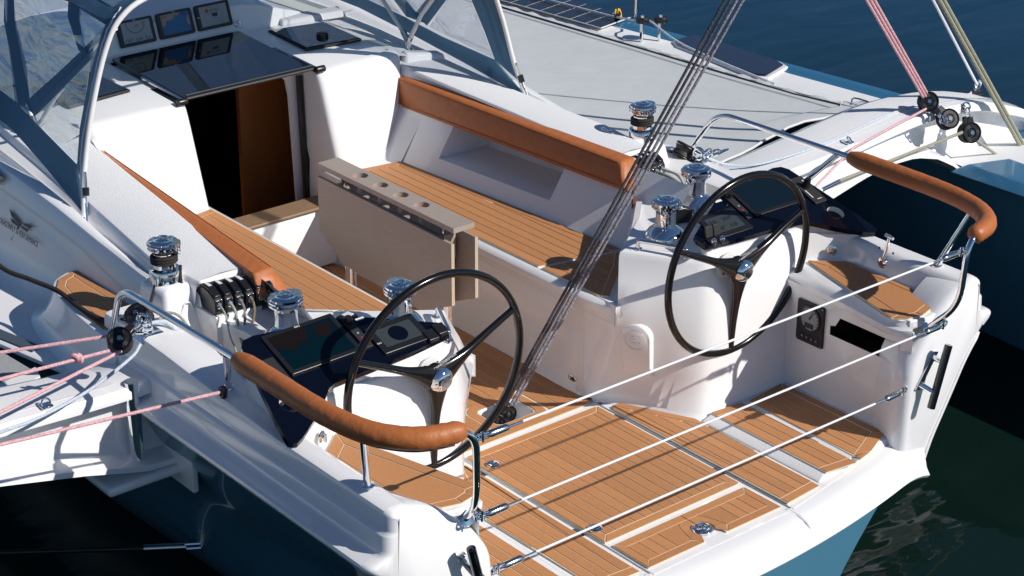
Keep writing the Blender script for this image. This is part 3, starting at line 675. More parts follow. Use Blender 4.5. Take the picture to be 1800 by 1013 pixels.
# instrument screens on the upstand
sn = V(0, -.945, .327)
def scr_frame(x, z): return Fr((x, 3.53+(z-.955)*.346-.004, z), (1, 0, 0), (0, .327, .945))
specs = [(-.177, 1.066, 'leftmost', 'wind'), (.036, 1.066, 'middle', 'chart'), (.247, 1.066, 'rightmost', 'data')]
labs = {'wind': 'left cockpit display showing a wind dial and figures', 'chart': 'middle cockpit display showing a blue and sand chart', 'data': 'right cockpit display with pale data page'}
for x, z, nm, kd in specs:
    fr = scr_frame(x, z); t = thing('instrument_display', labs[kd], 'display', fr.o, 'displays on the cabin upstand')
    mb = MB(); fr.slab(mb, rpoly((0, 0), .096, .062, .01), -.004, .014); mb.build('bezel', 'black', t, bev=.003)
    mb = MB(); fr.slab(mb, [(-.076, -.046), (.076, -.046), (.076, .05), (-.076, .05)], .0142, .0152); mb.build('screen', {'wind': 'lcdlight', 'chart': 'chartblue', 'data': 'lcdlight'}[kd], t, smooth=False)
    if kd == 'wind':
        text('134\u00b0  134\u00b0  2.3', .022, fr, 'figures', 'ink', t, -.07, -.043, .0154)
        text('2.9', .016, fr, 'figures', 'ink', t, -.008, .022, .0154)
        mb = MB(); mb.tube([fr.p(.050*math.cos(R(a)), .046+.050*math.sin(R(a)), .0155) for a in range(180, 361, 12)], .0011, 4); mb.build('dial_ring', 'ink', t)
        mb = MB(); fr.slab(mb, [(.030, .035), (.040, .047), (.050, .038), (.040, .026)], .0153, .0156); mb.build('dial_mark', 'chartsand', t, smooth=False)
    elif kd == 'chart':
        mb = MB(); fr.slab(mb, [(-.076, -.005), (-.055, .0), (-.05, .018), (-.01, .022), (.0, .04), (.02, .036), (.03, .05), (-.076, .05)], .0153, .0156)
        fr.slab(mb, [(.076, -.02), (.062, -.012), (.06, .01), (.07, .03), (.076, .03)], .0153, .0156); mb.build('chart_land', 'chartsand', t, smooth=False)
        text('00.52', .012, fr, 'figures', 'ink', t, -.072, .036, .0158)
        text('00.53', .012, fr, 'figures', 'ink', t, .035, .036, .0158)
    else:
        mb = MB(); mb.lathe([(.001, 0), (.009, 0), (.009, .0006), (.001, .0006)], fr.p(-.035, .028, .0152), fr.n, 12); mb.build('data_dot', 'red', t)
        text('31 213', .016, fr, 'figures', 'ink', t, -.012, .022, .0154)
        mb = MB(); fr.slab(mb, [(-.01, -.005), (.02, -.005), (.02, .012), (-.01, .012)], .0153, .0156); mb.build('data_box', 'lcd', t, smooth=False)
    text('B&G', .008, fr, 'maker_name', 'white', t, -.008 if kd != 'data' else -.092, .0535 if kd != 'data' else 0, .0145)
sp = thing('padeye', 'small steel fitting right of the cabin displays', 'fitting', (.37, 3.54, 1.01))
mb = MB(); mb.torus((.37, 3.535, 1.01), (0, -1, .3), .012, .004, 14, 6); mb.tube([(.36, 3.54, 1.0), (.39, 3.525, .995)], .005, 6); mb.build('ring', 'chrome', sp)

# ------------------------------------------------------------------ seat back cushions
for mx in BOTH:
    c = thing('backrest_cushion', {1: 'long tan leather backrest above the far bench', -1: 'long tan leather backrest above the near bench'}[mx], 'cushion', (mx*.88, 2.0, .75), 'tan leather backrests')
    mb = MB(); rows = []
    n = 20
    for i in range(n+1):
        t = i/n; xt_, xb_ = .787+.099*t, .774+.083*t; zt_, zb_ = .838-.024*t, .695+.004*t; w_ = .055+.035*t
        ring = [(xb_+.06, zb_+.004), (xb_+.014, zb_), (xb_+.003, zb_+.007), (xb_, zb_+.02), (xb_*.5+xt_*.5-.005, zb_*.5+zt_*.5), (xt_-.001, zt_-.02), (xt_+.004, zt_-.007), (xt_+.014, zt_-.001), (xt_+.03, zt_), (xt_+w_, zt_-.003), (xt_+w_+.012, zb_+.03)]
        rows.append([V(x, 2.80+((1.266+.079*(z-zb_)/(zt_-zb_))-2.80)*t, z) for x, z in ring])
    def inner_ring(r, k_, dy):
        m_ = sum(r, V(0, 0, 0))/len(r); return [m_+(p-m_)*k_+V(0, dy, 0) for p in r]
    L_ = rows[-1]; F_ = rows[0]
    rows = [inner_ring(F_, .93, .008), F_]+rows[1:]+[inner_ring(L_, .97, -.008), inner_ring(L_, .90, -.013)]
    mb.grid(rows, True); mb.poly(rows[0]); mb.poly(rows[-1]); mb.build('cushion_body', 'leather', c, mx, ang=60)
    for k_ in (6, 3):
        mb = MB(); mb.tube([r[k_]+V(-.001, 0, .001) for r in rows[1:-2]], .0028, 6); mb.build('piping', 'leather', c, mx)
    mb = MB(); mb.tube([(.79, 1.125, .50), (.80, 1.139, .54), (.832, 1.175, .63), (.86, 1.211, .712), (.885, 1.232, .742)], .0075, 8); mb.build('edge_strip', 'thread', c, mx)

# ------------------------------------------------------------------ cockpit table
tb = thing('cockpit_table', 'folded taupe drop leaf cockpit table with four cup holes on steel legs', 'table', (0, 1.75, 0))
xs_ = (-.054, .054); y0, y1 = 1.285, 2.25; z0, z1 = .742, .764
cs = [(0, y) for y in (1.57, 1.715, 1.86, 2.005)]
mb = MB(); r = .034; K = 20
edges = [y0]+[(cs[i][1]+cs[i+1][1])/2 for i in range(3)]+[y1]
for i, (cx_, cy_) in enumerate(cs):
    ya, yb_ = edges[i], edges[i+1]
    for z, fl in ((z1, 1), (z0, -1)):
        ring = [(cx_+r*math.cos(2*math.pi*k/K), cy_+r*math.sin(2*math.pi*k/K), z) for k in range(K)]
        def outer(k):
            a = 2*math.pi*k/K; c_, s_ = math.cos(a), math.sin(a)
            tx = (xs_[1] if c_ > 0 else xs_[0])/c_ if abs(c_) > 1e-9 else 1e9; ty = ((yb_ if s_ > 0 else ya)-cy_)/s_ if abs(s_) > 1e-9 else 1e9
            t = min(tx, ty); return (cx_+t*c_, cy_+t*s_, z)
        out = [outer(k) for k in range(K)]
        for k in range(K):
            j = (k+1) % K; q = [ring[k], ring[j], out[j], out[k]]
            a, b = out[k], out[j]
            if abs(a[0]-b[0]) > 1e-6 and abs(a[1]-b[1]) > 1e-6:
                cn = (a[0] if abs(abs(a[0])-.054) < 1e-5 else b[0], a[1] if min(abs(a[1]-ya), abs(a[1]-yb_)) < 1e-5 else b[1], z); q = [ring[k], ring[j], out[j], cn, out[k]]
            mb.poly(q)
    mb.grid([[(cx_+r*math.cos(2*math.pi*k/K), cy_+r*math.sin(2*math.pi*k/K), z) for k in range(K)] for z in (z0, z1)], True)
mb.grid([[(xs_[0], y0, z), (xs_[1], y0, z), (xs_[1], y1, z), (xs_[0], y1, z)] for z in (z0, z1)], True)
mb.build('table_top', 'taupe', tb, smooth=False)
def leaf(x, t):
    pts = [(2.222, .715), (2.222, .465), (2.045, .355), (1.49, .335), (1.275, .43), (1.275, .705)]
    mb = MB(); mb.prism([(x, y, z) for y, z in pts], [(x+t, y, z) for y, z in pts]); return mb
leaf(-.076, .014).build('drop_leaf', 'taupe', tb, smooth=False)
leaf(.046, .014).build('drop_leaf', 'taupe', tb, smooth=False)
for x in (-.069, .053):
    mb = MB(); mb.box(x-.0075, x+.0075, 1.2715, 1.2745, .432, .703); mb.build('leaf_edge', 'taupelight', tb, smooth=False)
mb = MB(); mb.box(-.03, .03, 1.38, 2.14, .58, .695); mb.build('centre_box', 'taupe', tb, smooth=False)
for y in (2.10, 1.40):
    mb = MB(); mb.cyl((0, y, 0.005), (0, y, .60), .024, 18); mb.lathe([(.001, .012), (.055, .010), (.058, .003)], (0, y, 0), (0, 0, 1), 20); mb.build('leg', 'chrome', tb)
    for dx in (-.022, .022):
        mb = MB(); mb.cyl((dx, y, .68), (dx, y, .743), .008, 8); mb.build('hinge_post', 'chrome', tb)
for y in (1.57, 1.715, 1.86, 2.005):
    mb = MB(); mb.box(-.046, -.030, y-.05, y-.046, .712, .735); mb.build('bracket', 'taupelight', tb, smooth=False)

# ------------------------------------------------------------------ steering wheels
for mx in BOTH:
    C0 = V(.763, .478, .652)
    T = V(0, -.06, 1).normalized()
    fr = Fr(C0, (1, 0, 0), T)                # n points aft
    wh = thing('steering_wheel', {-1: 'black three spoke wheel at the near helm station', 1: 'black three spoke wheel at the far helm station'}[mx], 'steering wheel', (mx*C0.x, C0.y, C0.z), 'twin steering wheels')
    mb = MB(); mb.tube([fr.p(.3865*math.cos(2*math.pi*k/72), .3865*math.sin(2*math.pi*k/72)) for k in range(72)], .0152, 12, closed=True); mb.build('rim', 'carbon', wh, mx)
    hubp = fr.p(-.006, -.015, .0)
    for a in (24, 156, 270):
        e = V(.380*math.cos(R(a)), .380*math.sin(R(a))+.0, 0); d = V(math.cos(R(a)), math.sin(R(a)), 0); q = V(-d.y, d.x, 0)
        rows = []
        for i in range(15):
            t = i/14; u = .0+.382*t
            wd = .0125+.044*max(0, 1-t*2.1)**1.7+.006*(1-t); dp = .011+.012*max(0, 1-t*1.5)+.003*t
            nz = .018*(1-t)**2
            b = d*u
            rows.append([fr.p(b.x+q.x*wd*math.cos(k*math.pi/5), b.y+q.y*wd*math.cos(k*math.pi/5)-.012*(1-t), nz+dp*math.sin(k*math.pi/5)) for k in range(10)])
        mb = MB(); mb.grid(rows, True); mb.build('spoke', 'carbon', wh, mx, ang=60)
    ax = fr.n; hb = fr.p(0, -.012, 0)
    mb = MB(); mb.lathe([(.001, -.02), (.047, -.018), (.05, 0), (.048, .014), (.03, .02)], hb, ax, 28); mb.build('hub', 'carbon', wh, mx)
    mb = MB(); mb.lathe([(.047, .012), (.049, .020), (.045, .024), (.048, .029), (.044, .033), (.046, .038), (.042, .043), (.034, .052), (.025, .057), (.001, .058)], hb, ax, 28); mb.build('hub_cap', 'chrome', wh, mx)
    mb = MB(); mb.lathe([(.021, .0576), (.020, .0588), (.001, .059)], hb, ax, 20); mb.build('hub_badge', 'steel', wh, mx)
    mb = MB(); mb.cyl(hb-ax*.02, V(hb.x, .53, hb.z), .018, 12); mb.build('shaft', 'steel', wh, mx)
    o = V(mx*C0.x, C0.y, C0.z)
    ft = Fr(o+fr.n*.022, (1, 0, 0), T)
    fs = Fr(ft.p(-.055, .046, .002), (1, .28, 0) if mx < 0 else (1, .28, 0), T)
    tx = text('CARBONAUTICA', .0135, Fr(ft.p(-.03, .034, .004), ft.u*math.cos(R(18))+ft.v*math.sin(R(18)), ft.v), 'maker_name', 'white', wh)
    fl = thing('wheel_flange', {-1: 'white round bearing flange behind the near wheel', 1: 'white round bearing flange behind the far wheel'}[mx], 'flange', (mx*.752, .53, .64))
    mb = MB(); mb.lathe([(.001, 0), (.054, 0), (.054, .007), (.046, .011), (.018, .012)], (.752, .5345, .638), (0, -1, 0), 28); mb.build('flange_plate', 'white', fl, mx)
    for k in range(4):
        a = R(45+90*k); mb = MB(); mb.lathe([(.006, .0), (.006, .003), (.001, .003)], (.752+.04*math.cos(a), .524, .638+.04*math.sin(a)), (0, -1, 0), 8); mb.build('bolt', 'steel', fl, mx)

# ------------------------------------------------------------------ winches
def winch(loc, s, label, arm=0, rope=None, straight=False):
    t = thing('winch', label, 'winch', loc, 'polished sheet winches')
    o = V(*loc)
    if straight: pr = [(.060, 0), (.060, .042), (.057, .047), (.040, .05), (.036, .056)]
    else: pr = [(.083, 0), (.084, .018), (.081, .024), (.066, .040), (.050, .050), (.043, .055), (.041, .060)]
    h0 = pr[-1][1]
    mb = MB(); mb.lathe([(.001, 0)]+pr, (0, 0, 0), (0, 0, 1), 32); mb.xf(lambda p: o+V(p.x, p.y, p.z*1.1)*s); mb.build('drum_base', 'chrome', t)
    mb = MB(); rows = []
    for z, r_ in ((h0-.004, .042), (h0+.006, .0405), (h0+.03, .039), (h0+.05, .041), (h0+.06, .048), (h0+.066, .052)):
        rows.append([((r_+(.0012 if k % 2 else 0))*math.cos(2*math.pi*k/24), (r_+(.0012 if k % 2 else 0))*math.sin(2*math.pi*k/24), z) for k in range(24)])
    mb.grid(rows, True); mb.xf(lambda p: o+V(p.x, p.y, p.z*1.1)*s); mb.build('drum', 'chrome', t, ang=20)
    z = h0+.066
    for dz, rr in ((0, .060), (.014, .062)):
        mb = MB(); mb.lathe([(.045, z+dz-.004), (rr, z+dz), (rr, z+dz+.004), (.046, z+dz+.008)], (0, 0, 0), (0, 0, 1), 32); mb.xf(lambda p: o+V(p.x, p.y, p.z*1.1)*s); mb.build('jaw', 'chrome', t)
    z += .02
    ca, sa = math.cos(R(arm)), math.sin(R(arm))
    mb = MB(); mb.lathe([(.056, z), (.055, z+.006), (.036, z+.010), (.034, z+.014), (.022, z+.016), (.020, z+.013), (.011, z+.012), (.010, z+.016), (.001, z+.016)], (0, 0, 0), (0, 0, 1), 32); mb.xf(lambda p: o+V(p.x, p.y, p.z*1.1)*s); mb.build('cap', 'chrome', t)
    mb = MB(); rows = []
    for i in range(9):
        a = R(-35+70*i/8); rr = .056+.016*math.cos((i-4)/4*1.4)
        rows.append([(.034*math.cos(a), .034*math.sin(a), z+.008), (rr*math.cos(a), rr*math.sin(a), z+.007), (rr*math.cos(a), rr*math.sin(a), z-.004), (.05*math.cos(a), .05*math.sin(a), z-.006)])
    mb.grid(rows, True); mb.poly(rows[0]); mb.poly(rows[-1])
    mb.tube([(.066, 0, z), (.067, 0, z-.02), (.062, .01, z-.034)], .007, 8)
    mb.xf(lambda p: o+V(p.x*ca-p.y*sa, p.x*sa+p.y*ca, p.z*1.1)*s); mb.build('feeder_arm', 'chrome', t)
    if rope:
        for m_, nt_ in ((rope, 3),):
            mb = MB(); pts = []
            for i in range(nt_*20+1):
                a = 2*math.pi*i/20; pts.append(o+V(.0475*math.cos(a), .0475*math.sin(a), ((h0+.012)+.0095*i/20)*1.1)*s)
            mb.tube(pts, .0056, 8)
            ob = mb.build('wound_rope', m_, t)
    return t
winch((-1.225, 1.555, .7735), 1.0, 'near outer winch with dark rope wound round it beside the clutches', -60, 'browngrey', True)
winch((1.225, 1.555, .7735), 1.0, 'far outer winch with dark rope on the coaming below the grey net', 10, 'browngrey', True)
winch((-1.039, 1.015, .665), 1.06, 'big bare winch just behind the six near rope clutches', 20)
winch((1.039, 1.015, .665), 1.06, 'big bare winch between the far rope clutches and wheel', 200)
winch((-.671, .811, .685), 1.02, 'small near winch seen through the near wheel below the table', 70)
winch((.671, .811, .685), 1.0, 'small far winch beside the curved grab rail and far wheel', 210)

# ------------------------------------------------------------------ rope clutches
def clutch(o, lab, grp, rot=0):
    t = thing('rope_clutch', lab, 'rope clutch', o, grp)
    o = V(*o); c_, s_ = math.cos(rot), math.sin(rot)
    T = lambda p: o+V(p.x*c_-p.y*s_, p.x*s_+p.y*c_, p.z)
    pr = [(0, 0), (0, .055), (.012, .068), (.05, .086), (.085, .090), (.125, .076), (.145, .045), (.145, 0)]
    mb = MB(); mb.prism([(-.0185, y, z) for y, z in pr], [(.0185, y, z) for y, z in pr]); mb.xf(T); mb.build('body', 'black', t, bev=.004)
    mb = MB(); mb.prism([(-.0145, y, z) for y, z in ((.008, .067), (.05, .086), (.085, .09), (.13, .074), (.13, .084), (.088, .100), (.05, .096), (.006, .074))], [(.0145, y, z) for y, z in ((.008, .067), (.05, .086), (.085, .09), (.13, .074), (.13, .084), (.088, .100), (.05, .096), (.006, .074))]); mb.xf(T); mb.build('lever', 'black', t, bev=.003)
    mb = MB(); mb.add([(-.007, .055, .0985), (.007, .055, .0985), (.007, .092, .1005), (-.007, .092, .1005)], [(0, 1, 2, 3)]); mb.xf(T); mb.build('name_sticker', 'white', t, smooth=False)
    mb = MB(); mb.torus((0, -.0015, .036), (0, 1, 0), .0095, .0035, 16, 6); mb.xf(T); mb.build('eyelet', 'chrome', t)
    for x in (-.011, .011):
        mb = MB(); mb.ball((x, .0, .056), .003, 6); mb.xf(T); mb.build('screw', 'steel', t)
    return T
ords = ['outermost', 'second from outside', 'third from outside', 'fourth from outside', 'fifth from outside', 'innermost']
pc = []
for i in range(6):
    x = -1.138+i*.0410; pc.append(clutch((x, 1.318-.008*i, .69), 'black rope clutch %s in the row of six beside the near winches' % ords[i], 'near rope clutches', 0))
sc_ = []
for i in range(5):
    x = 1.130-i*.0410; sc_.append(clutch((x, 1.318-.008*i, .69), 'black rope clutch %s in the row of five beside the far winches' % (ords[i] if i < 4 else ords[5]), 'far rope clutches', 0))

def rope(name, pts, r, m, label, k=6, cat='rope', grp=None, n=8):
    mb = MB(); mb.tube(smooth(pts, k) if k else pts, r, n); o = mb.build(name, m); tag(o, label, cat, grp); return o
tails = ['silverope', 'silverope', 'greyrope', 'tanrope']
for i, (m_, lab, rr) in enumerate(zip(tails, ['thin pale rope tail hanging from the outermost near clutch', 'thick pale green rope hanging from the second near clutch', 'dark fleck rope hanging from the third near clutch', 'tan fleck rope hanging from the fourth near clutch'], (.0036, .0062, .0052, .0052))):
    e = pc[i](V(0, 0, .036)); dx = (-.015, -.02, -.045, -.06)[i]
    rope('rope_tail', [e+V(0, .02, 0), e+V(0, -.012, -.002), e+V(dx*.3, -.05, -.025), e+V(dx, -.09, -.09), (e.x+dx*1.5-.02, 1.14, .60), (e.x+dx*1.5-.045, 1.10, .50), (e.x+dx*1.4-.07, 1.12, .40)], rr, m_, lab, grp='rope tails of the near clutches')
for i, (lab, px) in enumerate((('brown fleck rope from fifth near clutch to the big winch', 0), ('brown fleck rope from innermost near clutch to the big winch', 1))):
    e = pc[4+i](V(0, 0, .036)); rope('rope', [e+V(0, .02, 0), e+V(.0, -.02, 0), e+V(-.008-.01*i, -.09, -.004), V(-1.0+.01*i, 1.07, .715), V(-1.02, 1.035, .725)], .005, 'tanrope', lab)
for i, lab in enumerate(('pale rope from outermost far clutch to the far winches', 'pale green rope from second far clutch to big far winch', 'charcoal rope from third far clutch to big far winch', 'khaki rope from fourth far clutch to big far winch', 'black rope from innermost far clutch to big far winch')):
    e = sc_[i](V(0, 0, .036)); rope('rope', [e+V(0, .02, 0), e+V(0, -.02, 0), e+V(-.005, -.11, .0), V(1.06+.012*i-.03, 1.06, .72+.002*i)], .0055 if i != 1 else .0075, ('silverope', 'silverope', 'darkrope', 'khaki', 'browngrey')[i], lab)
# black single jammer beside the small near winch
for mx in BOTH:
    j = thing('single_jammer', {-1: 'single black jammer ahead of the near navy console', 1: 'single black jammer ahead of the far navy console'}[mx], 'jammer', (mx*.83, .93, .675))
    pr = [(-.06, 0), (-.06, .04), (-.045, .065), (.02, .07), (.055, .055), (.06, .0)]
    mb = MB(); mb.prism([(.84+a, .90-a*.3, .675+b) for a, b in pr], [(.84+a+.012, .94-a*.3, .675+b) for a, b in pr]); mb.build('body', 'black', j, mx, bev=.005)
    mb = MB(); mb.prism([(.815, .905, .746), (.85, .895, .746), (.858, .925, .746), (.823, .935, .746)], [(.815, .905, .749), (.85, .895, .749), (.858, .925, .749), (.823, .935, .749)]); mb.build('name_sticker', 'white', j, mx, smooth=False)
    rope('rope', [(mx*.92, .90, .70), (mx*.97, .92, .695), (mx*1.01, .98, .70)], .0045, 'greyrope', {-1: 'short fleck rope from the near single jammer to winch', 1: 'short fleck rope from the far single jammer to winch'}[mx])
    rope('rope', [(mx*.79, .915, .705), (mx*.755, .90, .70), (mx*.72, .86, .715)], .0055, 'pink', {-1: 'short pink rope between near jammer and small winch', 1: 'short pink rope between far jammer and small winch'}[mx])

# ------------------------------------------------------------------ helm consoles
for mx in BOTH:
    cn = thing('helm_console', {-1: 'navy gloss instrument console at the near helm station', 1: 'navy gloss instrument console at the far helm station'}[mx], 'console', (mx*1.0, .6, .72), 'helm consoles')
    fr = Fr((1.0, .55, .712), (1, 0, -.015), (0, 1, .38))
    pts2 = [(.645, .560), (.80, .546), (1.05, .536), (1.165, .532), (1.196, .522), (1.225, .50), (1.30, .44), (1.41, .375), (1.44, .362), (1.468, .375), (1.452, .47), (1.37, .80), (1.345, .826), (1.30, .832), (1.15, .812), (.94, .785), (.645, .625), (.636, .60)]
    k = 1/math.sqrt(1+.38**2)
    def loc(x, y): return (x-1.0, (y-.55)/k)
    hole = (1.362, .518)
    mb = MB(); outer = [loc(*p) for p in pts2]
    hc = loc(*hole); K = 20; ring = [(hc[0]+.038*math.cos(2*math.pi*i/K), hc[1]+.038*math.sin(2*math.pi*i/K)) for i in range(K)]
    # top face with the cup hole: split along a line through the hole
    for c in (.022,):
        up_p = clip(outer, 0, -1, -hc[1]); dn_p = clip(outer, 0, 1, hc[1])
        def withhole(poly, sgn):
            arc = [(hc[0]+.038*math.cos(math.pi*i/10), hc[1]+sgn*.038*math.sin(math.pi*i/10)) for i in range(11)]
            # insert arc on the cut edge
            out = []
            for i in range(len(poly)):
                p, q = poly[i], poly[(i+1) % len(poly)]; out.append(p)
                if abs(p[1]-hc[1]) < 1e-7 and abs(q[1]-hc[1]) < 1e-7:
                    out += (arc[::-1] if q[0] > p[0] else arc)
            return out
        fr_pts = [withhole(up_p, 1), withhole(dn_p, -1)]
        for pp in fr_pts: mb.poly([fr.p(a, b, c) for a, b in pp])
        mb.grid([[fr.p(a, b, z) for a, b in outer] for z in (0, c)], True)
        mb.poly([fr.p(a, b, 0) for a, b in outer])
    mb.build('console_panel', 'navy', cn, mx, ang=30)
    mb = MB(); mb.grid([[fr.p(a, b, z) for a, b in [(hc[0]+(x-hc[0])*s_, hc[1]+(y-hc[1])*s_) for x, y in ring]] for s_, z in ((1.0, .0225), (.97, .01), (.93, -.07))], True); mb.poly([fr.p(hc[0]+(x-hc[0])*.93, hc[1]+(y-hc[1])*.93, -.07) for x, y in ring]); mb.build('cup_holder', 'white', cn, mx)
    def disp(x0, x1, y0_, y1_, name, scr, bez=.012, h=.010):
        c0 = loc((x0+x1)/2, (y0_+y1_)/2); hw, hh = (x1-x0)/2, (y1_-y0_)/2/k
        mb = MB(); fr.slab(mb, rpoly(c0, hw, hh, .008), .02, .02+h); o = mb.build(name, 'black', cn, mx, bev=.003)
        mb = MB(); fr.slab(mb, rpoly(c0, hw-bez, hh-bez, .004), .0202+h, .0206+h); mb.build('screen', scr, o, mx, smooth=False)
        return c0, hw-bez, hh-bez, .021+h, o
    c0, hw, hh, zt_, big = disp(.985, 1.285, .618, .812, 'chart_plotter', 'screen' if mx > 0 else 'chartdim', .018)
    if mx < 0:
        mb = MB(); fr.slab(mb, [(c0[0]-hw*.2, c0[1]+hh), (c0[0]+hw, c0[1]+hh), (c0[0]+hw, c0[1]+hh*.3), (c0[0]+hw*.55, c0[1]-hh*.1), (c0[0]+hw*.3, c0[1]+hh*.2), (c0[0]+hw*.1, c0[1]+hh*.1)], zt_, zt_+.0003); mb.build('chart_land', 'chartdimsand', big, mx, smooth=False)
        mb = MB(); fr.slab(mb, [(c0[0]-hw*.95, c0[1]+hh*.8), (c0[0]-hw*.35, c0[1]+hh*.9), (c0[0]-hw*.3, c0[1]+hh*.2), (c0[0]-hw*.7, c0[1]+hh*.1)], zt_, zt_+.0003); mb.build('chart_land', 'chartdimsand', big, mx, smooth=False)
    ft = Fr(V(mx*fr.p(*c0, zt_).x, fr.p(*c0, zt_).y, fr.p(*c0, zt_).z), (1, 0, -.015*mx), (0, 1, .38))
    text('B&G', .012, ft, 'maker_name', 'white', big, -.015, hh+.003, .0006)
    c0, hw, hh, zt_, sm = disp(.715, .925, .568, .700, 'small_display', 'lcd', .026)
    ft = Fr(V(mx*fr.p(*c0, zt_).x, fr.p(*c0, zt_).y, fr.p(*c0, zt_).z), (1, 0, -.015*mx), (0, 1, .38))
    if mx > 0:
        
        for a_, b_, s_ in ((-.07, .008, '0.0'), (.0, .008, '359\u00b0'), (-.07, -.034, '000\u00b0'), (.012, -.034, '0.0')): text(s_, .030, ft, 'figures', 'ink', sm, a_, b_, .0006)
    else:
        mb = MB(); mb.lathe([(.001, 0), (.037, 0), (.037, .0006), (.001, .0006)], fr.p(*c0, zt_), fr.n, 28); mb.build('radar_disc', 'navy', sm, mx, smooth=False)
        text('B&G', .010, ft, 'maker_name', 'white', sm, -.104, -.02, .0006)
    # knob pad between the displays
    c1 = loc(.955, .70)
    mb = MB(); fr.slab(mb, rpoly(c1, .018, .085, .004), .02, .03); pad = mb.build('keypad', 'matblack', cn, mx, bev=.002)
    mb = MB(); mb.lathe([(.016, 0), (.016, .012), (.013, .022), (.001, .023)], fr.p(c1[0], c1[1]+.055, .03), fr.n, 16); mb.build('knob', 'black', pad, mx)
    for q in range(3):
        mb = MB(); fr.slab(mb, rpoly((c1[0], c1[1]-.01-.026*q), .004, .004, .001, 2), .0302, .0318); mb.build('key', ('lcdlight', 'red', 'lcdlight')[q], pad, mx, smooth=False)
    # socket covers near the inner end
    for q in range(2):
        cc = loc(.668+.0*q, .575+.05*q) if mx > 0 else loc(.664+.052*(1-q), .578+.012*q)
        if mx < 0:
            mb = MB(); fr.slab(mb, rpoly(cc, .023, .026, .004), .0215, .036); sc2 = mb.build('socket_cover', 'black', cn, mx, bev=.003)
            mb = MB(); fr.slab(mb, rpoly((cc[0], cc[1]-.026), .018, .003, .001, 2), .022, .034); mb.build('hinge', 'matblack', sc2, mx)
        else:
            cc = loc(.690+.045*q, .562)
            mb = MB(); fr.slab(mb, rpoly(cc, .021, .024, .004), .0215, .030); sc2 = mb.build('socket', 'black', cn, mx, bev=.002)
            mb = MB(); mb.lathe([(.014, 0), (.014, .004), (.009, .012), (.001, .013)], fr.p(cc[0], cc[1], .030), fr.n, 14); mb.build('chrome_button', 'chrome', sc2, mx)
            mb = MB(); mb.prism([fr.p(cc[0]-.02, cc[1]+.026, .03), fr.p(cc[0]+.02, cc[1]+.026, .03), fr.p(cc[0]+.02, cc[1]+.05, .07), fr.p(cc[0]-.02, cc[1]+.05, .07)], [fr.p(cc[0]-.02, cc[1]+.036, .03), fr.p(cc[0]+.02, cc[1]+.036, .03), fr.p(cc[0]+.02, cc[1]+.06, .068), fr.p(cc[0]-.02, cc[1]+.06, .068)]); mb.build('open_lid', 'matblack', sc2, mx, bev=.002)
    if mx > 0:
        c2 = loc(1.345, .665); mb = MB(); fr.slab(mb, rpoly(c2, .036, .085, .004), .0215, .030); tp = mb.build('thruster_pad', 'matblack', cn, mx, bev=.002)
        mb = MB(); mb.tube([fr.p(c2[0], c2[1]+.02, .03), fr.p(c2[0], c2[1]+.02, .072)], [.019, .012], 12); mb.build('joystick', 'black', tp, mx)
        mb = MB()
        for (a0, b0, a1, b1) in ((-.022, .0, -.020, -.05), (.015, .03, .017, .06), (-.006, -.065, .016, -.062)): fr.slab(mb, [(c2[0]+a0, c2[1]+b0), (c2[0]+a1+.003, c2[1]+b0), (c2[0]+a1+.003, c2[1]+b1), (c2[0]+a0, c2[1]+b1)], .0302, .0306)
        mb.build('pad_marking', 'white', tp, mx, smooth=False)
    else:
        c2 = loc(1.325, .62); mb = MB(); fr.slab(mb, rpoly(c2, .024, .10, .004), .0215, .034); tp = mb.build('remote_pad', 'matblack', cn, mx, bev=.002)
        for q, m_ in enumerate(('red', 'lcdlight', 'chartdim')):
            mb = MB(); mb.lathe([(.003, 0), (.003, .001), (.001, .001)], fr.p(c2[0]-.01+.008*q, c2[1]-.075, .0342), fr.n, 8); mb.build('pilot_lamp', m_, tp, mx)
    mb = MB(); fr.slab(mb, rpoly(loc(.90, .752), .018, .006, .001, 2), .0222, .0226); mb.build('name_sticker', 'white', cn, mx, smooth=False)
    # curved chrome rail on the pedestal corner
    gr = thing('grab_rail', {-1: 'short curved steel rail at inner corner of near pedestal', 1: 'short curved steel rail at inner corner of far pedestal'}[mx], 'grab rail', (mx*.56, .70, .69))
    mb = MB(); mb.tube(fillet([(.512, .80, .684), (.508, .80, .722), (.60, .615, .722), (.604, .61, .684)], .03), .0095, 10); mb.build('rail', 'chrome', gr, mx)
    for p in ((.512, .80, .6835), (.604, .61, .6835)):
        mb = MB(); mb.lathe([(.018, 0), (.017, .004), (.009, .006)], p, (0, 0, 1), 14); mb.build('foot', 'chrome', gr, mx)
    # key switch
    ks = thing('key_switch', {-1: 'round steel fitting on wall ahead of near helm seat', 1: 'round steel fitting on wall ahead of far helm seat'}[mx], 'switch', (mx*1.293, .46, .584))
    nrm = V(-.53, -.82, -.12).normalized(); p0 = V(1.285, .447, .586)
    mb = MB(); mb.lathe([(.001, 0), (.024, 0), (.024, .004), (.019, .008), (.012, .009), (.011, .014), (.001, .014)], p0, nrm, 20); mb.build('bezel', 'chrome', ks, mx)
    mb = MB(); mb.prism([p0+nrm*.012+V(-.003, 0, -.016), p0+nrm*.012+V(.003, 0, -.016), p0+nrm*.012+V(.003, 0, .016), p0+nrm*.012+V(-.003, 0, .016)], [p0+nrm*.02+V(-.003, 0, -.016), p0+nrm*.02+V(.003, 0, -.016), p0+nrm*.02+V(.003, 0, .016), p0+nrm*.02+V(-.003, 0, .016)]); mb.build('key_bar', 'steel', ks, mx)
    # guard rails
    g = thing('guard_rail', {-1: 'steel stern rail with tan leather padding on the near corner', 1: 'steel stern rail with tan leather padding on the far corner'}[mx], 'guard rail', (mx*1.45, .5, .64), 'padded stern rails')
